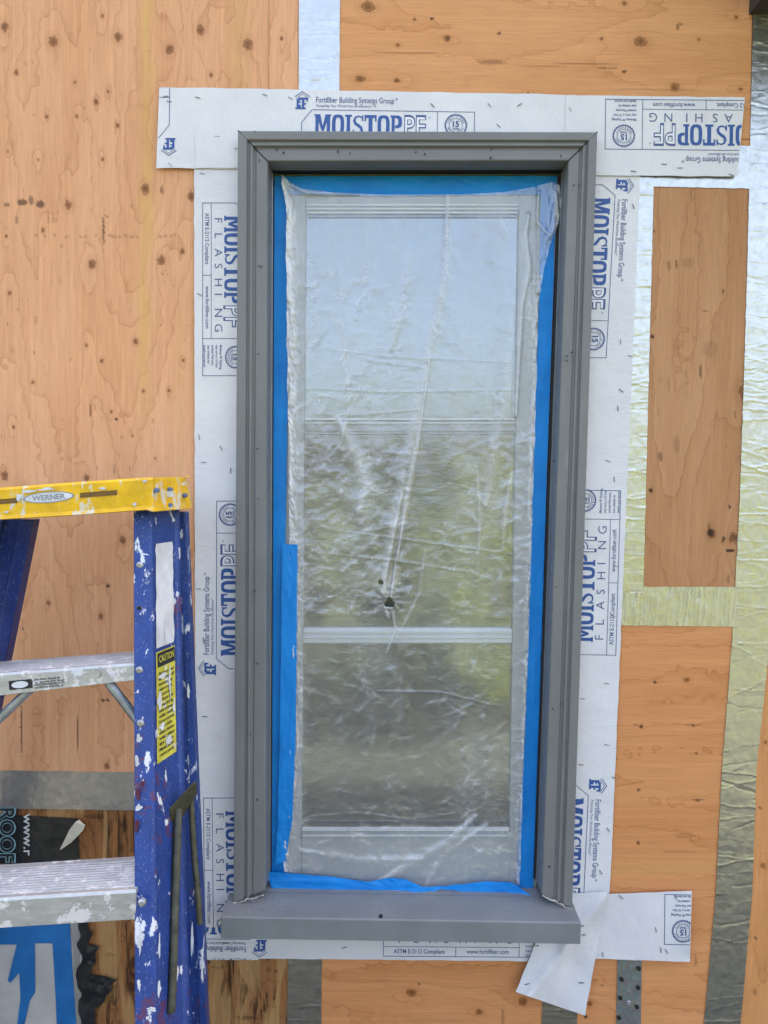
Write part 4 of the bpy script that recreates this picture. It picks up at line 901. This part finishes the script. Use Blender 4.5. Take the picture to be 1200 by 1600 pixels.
polypx('blue_print', [(-30,1440),(109,1443),(114,1530),(119,1600),(122,1700),(92,1700),(87,1560),(82,1474),(54,1474),(55,1550),(46,1565),(38,1600),(30,1640),(22,1640),(32,1560),(30,1520),(16,1536),(12,1532),(26,1476),(-30,1476)], M_WRAPB, hwp, -.0056)
polypx('grey_border', [(112,1443),(127,1440),(124,1500),(131,1600),(133,1700),(124,1700),(121,1600),(116,1530)], M_WRAPG, hwp, -.0058)
cr = thing('crumpled_membrane', at(155,1600,-.01), 'crumpled black membrane scraps beside the house wrap, behind the ladder', 'membrane')
def crump(c, seed, amp):
    U, V, S, T = quadpx(c, 50, 24); U = U+7*noise(V*.06, U*.02, seed); P = atv(U, V, np.full(U.shape, -.006))
    P[...,1] -= amp*(np.abs(fbm(P[...,0]*30, P[...,2]*22, seed))*1.0); return grid('membrane_piece', P, M_MEMB, cr, thick=.001)
crump([(124,1440),(139,1440),(156,1700),(126,1700)], 5, .003); crump([(136,1475),(153,1478),(149,1510),(136,1506)], 8, .005); crump([(138,1522),(184,1530),(160,1566),(140,1584)], 11, .004)

# ------------------------------------------------------------------ stepladder
lad = thing('stepladder', at(90, 800, -.3)*1.0, 'paint-spattered blue fibreglass stepladder with yellow top cap and aluminium steps', 'ladder')
lad.location.z = 0
def extend(A, B, z=0.0):
    t = (A.z-z)/(A.z-B.z); return A+(B-A)*t
yaw = R(15); RX = Vector((math.cos(yaw*.3), math.sin(yaw*.3)*.2, 0)).normalized(); BK = Vector((math.sin(yaw), math.cos(yaw), 0))
def rail(pt, pb, sec, mat, name='rail', mirror=False, back=BK):
    A = pt; B = extend(pt, pb); sg = -1 if mirror else 1; nseg = 10
    bk = Vector((-back.x, back.y, 0)) if mirror else back
    secs = [[A.lerp(B, k/nseg)+RX*x*sg+bk*y for x, y in sec] for k in range(nseg+1)]
    return bevel(mk(name, *loft(secs), mat, lad), .0022, 2)
SEC = [(0,0),(.027,0),(.0295,.003),(.0295,.008),(.026,.011),(.026,.078),(.030,.081),(.030,.090),(0,.090),(0,.086),(.022,.086),(.022,.004),(0,.004)]
YT, YB_ = -.28, -.50
fr_t = at(208, 790, YT); fr_b = at(210, 1600, YB_)
rail(fr_t, fr_b, SEC, M_LBLUE)
fl_t = at(-56, 815, YT-.01); fl_b = at(-150, 1600, YB_-.01); rail(fl_t, fl_b, SEC, M_LBLUE, mirror=True)
# rear rails (closed up behind the front ones)
SR = [(0,0),(.040,0),(.040,.004),(.006,.004),(.006,.030),(0,.030)]
def rail2(tr, br, w, dpt, mirror=False):
    """prism whose right border runs tr->br (points), w wide to the left"""
    A = tr; B = extend(tr, br); secs = []
    for k in range(9):
        p = A.lerp(B, k/8); secs.append([p+Vector((x*w, y*dpt, 0)) for x, y in ((-1,0),(-.72,0),(-.70,.25),(-.32,.25),(-.30,0),(0,0),(0,1),(-1,1))])
    return bevel(mk('rear_rail', *loft(secs), M_LBLUED if mirror else M_LBLUE, lad), .002, 2)
rail2(at(289,800,-.175), at(322,1600,-.115), .040, .028)
rail2(at(52,812,-.19), at(-105,1600,-.12), .075, .028, True)
rmat = M_RIVET
def rivet(x, y, Y, r=.006, mat=None):
    c = at(x, y, Y); mk('rivet', *tube([c+Vector((0,.003,0)), c+Vector((0,-.002,0)), c+Vector((0,-.0035,0))], [r, r, r*.6], 12), mat or rmat, lad, smooth=False)
yr = lambda y: YT+(YB_-YT)*((at(0,y,-.4).z-fr_t.z)/(fr_b.z-fr_t.z))
for x, y in ((218,1047),(220,1130),(219,883),(222,1410),(218,950)): rivet(x, y, yr(y)-.001, .0058 if y != 950 else .004, M_RIVET if y != 950 else M_BLACK)
# cap
def capsec():
    pts = [(-112,817,-.30,770),(-96,818,-.315,768),(234,797,-.315,745),(243,799,-.308,748),(292,793,-.215,745),(294,792,-.19,745)]
    return pts
fr = [(-96,769,-.318),(0,762,-.318),(120,753,-.318),(228,746,-.318),(238,746,-.315),(290,746,-.205),(292,746,-.17)]
bt = [(-96,821,-.318),(0,811,-.318),(120,804,-.318),(229,796,-.318),(240,799,-.315),(298,794,-.205),(300,793,-.17)]
top = [at(*p) for p in fr]; bot = [at(*p) for p in bt]
bk_t = [Vector((p.x, -.165, p.z+.002)) if i < 6 else p for i, p in enumerate(top)]
n = len(top); V = []; Fc = []
V += [p+Vector((0,.004,.0)) for p in top]; V += top and [Vector((p.x, p.y, p.z-.004)) for p in top]; V += [Vector((p.x, p.y, p.z+.006)) for p in bot]; V += [Vector((p.x+.001, p.y-.003, p.z)) for p in bot]
V += [Vector((p.x, -.160, t_.z)) for p, t_ in zip(bk_t, V[:n])]
for i in range(n-1):
    for r_ in range(3): Fc.append((r_*n+i, (r_+1)*n+i, (r_+1)*n+i+1, r_*n+i+1))
    Fc.append((4*n+i, i, i+1, 4*n+i+1))
cap = mk('cap', V, Fc, M_YEL, lad, smooth=False); sm = cap.modifiers.new('thick', 'SOLIDIFY'); sm.thickness = .003; sm.offset = -1; bevel(cap, .0025, 3)
cap['label'] = 'scuffed yellow top cap with two slots'
def slot(x0, y0, x1, y1, h):
    mk('slot', *merge([( [at(x0,y0-h,-.3186),at(x1,y1-h,-.3186),at(x1,y1+h,-.3186),at(x0,y0+h,-.3186)]+[at(x0,y0-h,-.312),at(x1,y1-h,-.312),at(x1,y1+h,-.312),at(x0,y0+h,-.312)], [(0,3,2,1),(0,1,5,4),(2,3,7,6),(0,4,7,3),(1,2,6,5)])]), M_SLOT, cap)
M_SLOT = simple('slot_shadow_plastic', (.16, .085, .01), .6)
slot(125,774,183,769.5,4); slot(-31,786,27,782,4)
for x, y in ((245,766),(266,765),(289,774),(266,790)): rivet(x, y, -.318+(x-240)/58*.115-.003 if x > 240 else -.318, .0042, simple('blue_rivet', (.10,.14,.26), .5))
pr = Print(); pr.frame((76,777),(1,-.075),(.075,1))
el = [(40*math.cos(a)*1.0, 8.6*math.sin(a)) for a in np.linspace(0, 2*math.pi, 33)[:-1]]; pr.add(el, 1, 0); pr.add([(x*.93,y*.84) for x, y in el], 2, 1)
pr.text('WERNER', 0, 0, 8, 52, 1, .03, 0, 3, 0, True)
build_print(pr, [(-100,700),(300,700),(300,900),(-100,900)], lambda u,v,X,Z: -.3184+0*u, cap, 'logo_badge', [M_INK, simple('worn_badge_grey', (.25,.27,.3), .5), M_LWHITE])
# dried paint blobs on the cap and rails
def splat(x, y, w, h, Y, seed, mat=None, ang=0):
    rg = random.Random(seed); k = 14; pts = []
    for i in range(k):
        a = 2*math.pi*i/k; r_ = rg.uniform(.45, 1.1); ux, uy = w*r_*math.cos(a), h*r_*math.sin(a); pts.append((x+ux*math.cos(ang)-uy*math.sin(ang), y+ux*math.sin(ang)+uy*math.cos(ang)))
    V = [at(a, b, Y) for a, b in pts]; V += [v+Vector((0,.0012,0)) for v in V]
    mk('paint_splash', V, [tuple(range(k-1,-1,-1))]+[(i,(i+1)%k,k+(i+1)%k,k+i) for i in range(k)], mat or M_LWHITE, lad)
for i, (x, y, w, h) in enumerate([(45,768,12,3),(72,764,16,3),(30,777,6,7),(210,788,5,3),(227,752,5,3),(160,763,7,2),(265,772,7,8),(286,756,4,3),(265,793,6,4),(10,800,5,2)]): splat(x, y, w, h, -.3200 if x < 240 else -.318+(x-240)/58*.115-.004, i, M_LWHITE, -.1)
for i, (x, y, w, h) in enumerate([(218,928,5,4),(216,992,3,6),(218,1040,6,4),(214,1085,6,9),(217,1156,6,12),(214,1190,5,14),(216,1262,8,7),(219,1470,6,28),(217,1540,4,12),(236,1578,10,5),(228,870,7,10)]): splat(x, y, w*.8, h*.8, yr(y)-.0012, 50+i)
for i, (x, y, w, h) in enumerate([(216,1240,5,13),(214,1290,4,12),(222,1225,3,5)]): splat(x, y, w, h, yr(y)-.0008, 90+i, simple('dried_maroon_paint', (.10,.02,.045), .5))
for i, (x, y, w, h) in enumerate([(283,835,3,9),(294,1080,3,14),(303,1350,2.5,8),(316,1520,2,22),(249,1480,2,22),(249,1545,3,16),(300,1470,2.5,30)]): splat(x, y, w, h, (-.185+(y-800)/800*.06) if x > 276 else yr(y)+.01, 110+i)
# labels on the web of the front rail (web is a slanted plane): helper giving points on the web
def web(sv, y):
    """sv 0..1 across the web (front to back), y = photo row"""
    t = (at(230,y,-.4).z-fr_t.z)/(fr_b.z-fr_t.z); p = fr_t+(fr_b-fr_t)*t; return p+RX*.0266+BK*(.012+.064*sv)
def weblabel(name, s0, s1, y0, y1, mat, off=.0004, jag=0, seed=1, label=None, par=None):
    rg = random.Random(seed); k = 16; L_ = []; R_ = []
    for i in range(k+1):
        y = y0+(y1-y0)*i/k; L_.append(web(s0+rg.uniform(0,jag), y)+RX*off); R_.append(web(s1-rg.uniform(0,jag), y)+RX*off)
    V = L_+R_; o = mk(name, V, [(i,i+1,k+2+i,k+1+i) for i in range(k)], mat, par or lad)
    if label: o['label'] = label
    return o
weblabel('label', .05, .92, 862, 1030, M_LWHITE, jag=.05, seed=2, label='blank white scuffed label')
ylab = weblabel('label', .05, .92, 1036, 1200, M_LYEL, seed=3, label='yellow caution label')
weblabel('label_header', .10, .90, 1038, 1060, M_LBLK, .0009, seed=4, par=ylab)
def webtext(txt, s0, s1, y, h, mat, off=.0014):
    V, Fc = textmesh(txt, .02); x0 = min(p[0] for p in V); x1 = max(p[0] for p in V)
    P = [web(s0+(s1-s0)*(x-x0)/(x1-x0), y-yy/CAPH*h)+RX*off for x, yy in V]; mk('label_text', P, Fc, mat, ylab)
webtext('CAUTION', .16, .84, 1053, 10, M_LYEL)
rg = random.Random(6)
for i, tx in enumerate(['Failure to read','and follow all','instructions may','result in injury','Set up on level','surfaces only','Keep body','centered between','side rails','Do not overload','face the ladder','when climbing','wear clean','dry shoes','Metal parts','conduct power']):
    webtext(tx, .14, rg.uniform(.7,.86), 1072+i*8, 4.2, M_LBLK, .0012)
for i, (sv, y, l, w_) in enumerate([(.62,1090,60,.05),(.45,1010,40,.04),(.8,1130,26,.05),(.15,1110,30,.10),(.55,1175,14,.16),(.3,1075,9,.2),(.25,1150,12,.12)]):
    rg = random.Random(200+i); k = 10; V = []
    for j in range(k+1):
        q = j/k; ww = w_*math.sin(math.pi*(q*.92+.04))*rg.uniform(.6,1.2); yy = y-l/2+l*q; V += [web(sv-ww+.02*math.sin(j), yy)+RX*.0018, web(sv+ww+.02*math.sin(j), yy)+RX*.0018]
    mk('paint_splash', V, [(2*j,2*j+1,2*j+3,2*j+2) for j in range(k)], M_LWHITE, lad)
# steps
def step(yl, yr_, hl, hr, xl, Yf, dep, name='step'):
    """front top edge from (xl extrapolated) to (208); hl/hr = face height in px"""
    sl = (yr_-yl)/208.; y_at = lambda x: yl+sl*x; h_at = lambda x: hl+(hr-hl)*x/208.
    A = at(xl, y_at(xl), Yf); B = at(212, y_at(212), Yf); hA = (A-at(xl, y_at(xl)+h_at(xl), Yf)).length; hB = (B-at(212, y_at(212)+h_at(212), Yf)).length
    ng = 12; secs = []
    for P_, hh in ((A, hA), (B, hB)):
        s_ = [P_+Vector((0,.004,-hh)), P_+Vector((0,0,-hh)), P_+Vector((0,0,-.004)), P_+Vector((0,.002,0))]
        for g in range(ng):
            y0 = .006+g*(dep-.012)/ng; w_ = (dep-.012)/ng; s_ += [P_+Vector((0,y0,0)), P_+Vector((0,y0+w_*.5,0)), P_+Vector((0,y0+w_*.6,-.0022)), P_+Vector((0,y0+w_*.9,-.0022))]
        s_ += [P_+Vector((0,dep,0)), P_+Vector((0,dep,-hh)), P_+Vector((0,dep-.003,-hh)), P_+Vector((0,dep-.003,-.005)), P_+Vector((0,.004,-.005))]
        secs.append(s_)
    return bevel(mk(name, *loft(secs), M_STEP, lad), .0006, 1), A, B
Y1 = yr(1045)+.004; Y2 = yr(1400)+.004
s1, A1, B1 = step(1052,1036,35,27,-112,Y1,.088); s2, A2, B2 = step(1404,1391,46,46,-140,Y2,.10)
for k in (1, 2, 3):
    dz = .315*k; dA = (A2-A1)*k*.95; V0 = None
    A = A2+(A2-A1)*k*.9; B = B2+(B2-B1)*k*.9
    if A.z < .1: break
    hh = .045; secs = [[P_+Vector((0,0,-hh)), P_, P_+Vector((0,.10,0)), P_+Vector((0,.10,-hh))] for P_ in (A, B)]; bevel(mk('step', *loft(secs), M_STEP, lad), .002)
# braces under the first step
def brace(a, b, Y, w=.0095):
    A, B = at(*a, Y), at(*b, Y); dd = (B-A).normalized(); nn = Vector((-dd.z, 0, dd.x))
    secs = [[p+nn*w, p+nn*w*.4+Vector((0,-.004,0)), p-nn*w*.4+Vector((0,-.004,0)), p-nn*w, p-nn*w*.9+Vector((0,.006,0)), p+nn*w*.9+Vector((0,.006,0))] for p in (A, B)]
    bevel(mk('brace', *loft(secs), M_BRACE, lad), .001)
brace((168,1066), (216,1128), Y1+.012, .0075); brace((52,1072), (-40,1160), Y1+.012, .0075)
# text and oval on the first step's front face
pr = Print(); pr.frame((28,1070),(1,-.095),(.095,1))
pr.add([(-14,-7),(22,-7),(22,7),(-14,7)], 1, 0); pr.add([(13*math.cos(a)+3, 5.4*math.sin(a)) for a in np.linspace(0,2*math.pi,25)[:-1]], 2, 1)
for i, (tx, l) in enumerate((('Do Not Stand at',40),('or above this step',46),('YOU CAN LOSE BALANCE',46),('LD PN NO STD PER 12',44))): pr.text(tx, 26, -4+i*4.2, 2.9, l, 1, .02)
build_print(pr, [(-100,1000),(208,1000),(208,1200),(-100,1200)], lambda u,v,X,Z: Y1-.0006+0*u, lad, 'step_label', [M_INK, M_LBLK, M_LWHITE])
for i, (x, y, w, h) in enumerate([(122,1052,14,7),(175,1054,6,5),(190,1050,4,2),(60,1066,10,3)]): splat(x, y, w, h, Y1-.0005, 140+i, M_LWHITE, -.1)
c = at(151,1052,Y1-.0015); mk('rivet', *tube([c+Vector((0,.003,0)), c+Vector((0,-.003,0))], [.0075,.0065], 14), M_RIVET, lad)
# folded spreader: plate and two bars hanging beside the rail
spY = lambda y: yr(y)+.052
def flatbar(pts, w, th=.004):
    P_ = [at(x, y, Y) for x, y, Y in pts]; secs = []
    for i, p in enumerate(P_):
        a = P_[max(0,i-1)]; b = P_[min(len(P_)-1,i+1)]; dd = (b-a).normalized(); nn = Vector((dd.z,0,-dd.x)).normalized()
        secs.append([p-nn*w, p-nn*w*.35+Vector((0,-th,0)), p+nn*w*.35+Vector((0,-th,0)), p+nn*w, p+nn*w+Vector((0,th*.6,0)), p-nn*w+Vector((0,th*.6,0))])
    bevel(mk('spreader_bar', *loft(secs), M_SPREAD, lad), .0008, 2)
flatbar([(278,1262,spY(1262)),(273,1400,spY(1400)),(270,1500,spY(1500)),(267,1570,spY(1570)),(266,1582,spY(1580))], .0068)
flatbar([(298,1245,spY(1262)+.02),(302,1320,spY(1320)+.02),(309,1400,spY(1400)+.025),(312,1444,spY(1444)+.03)], .0050)
q = [(264,1264),(300,1224),(307,1222),(307,1242),(288,1274),(270,1286),(265,1283)]
V = [at(x, y, spY(1260)-.010+(x-264)*.0004) for x, y in q]; V += [v+Vector((0,.0035,0)) for v in V]; n = len(q)
bevel(mk('spreader_plate', V, [tuple(range(n-1,-1,-1)), tuple(range(n, 2*n))]+[(i,(i+1)%n,n+(i+1)%n,n+i) for i in range(n)], M_SPREAD, lad), .0012)
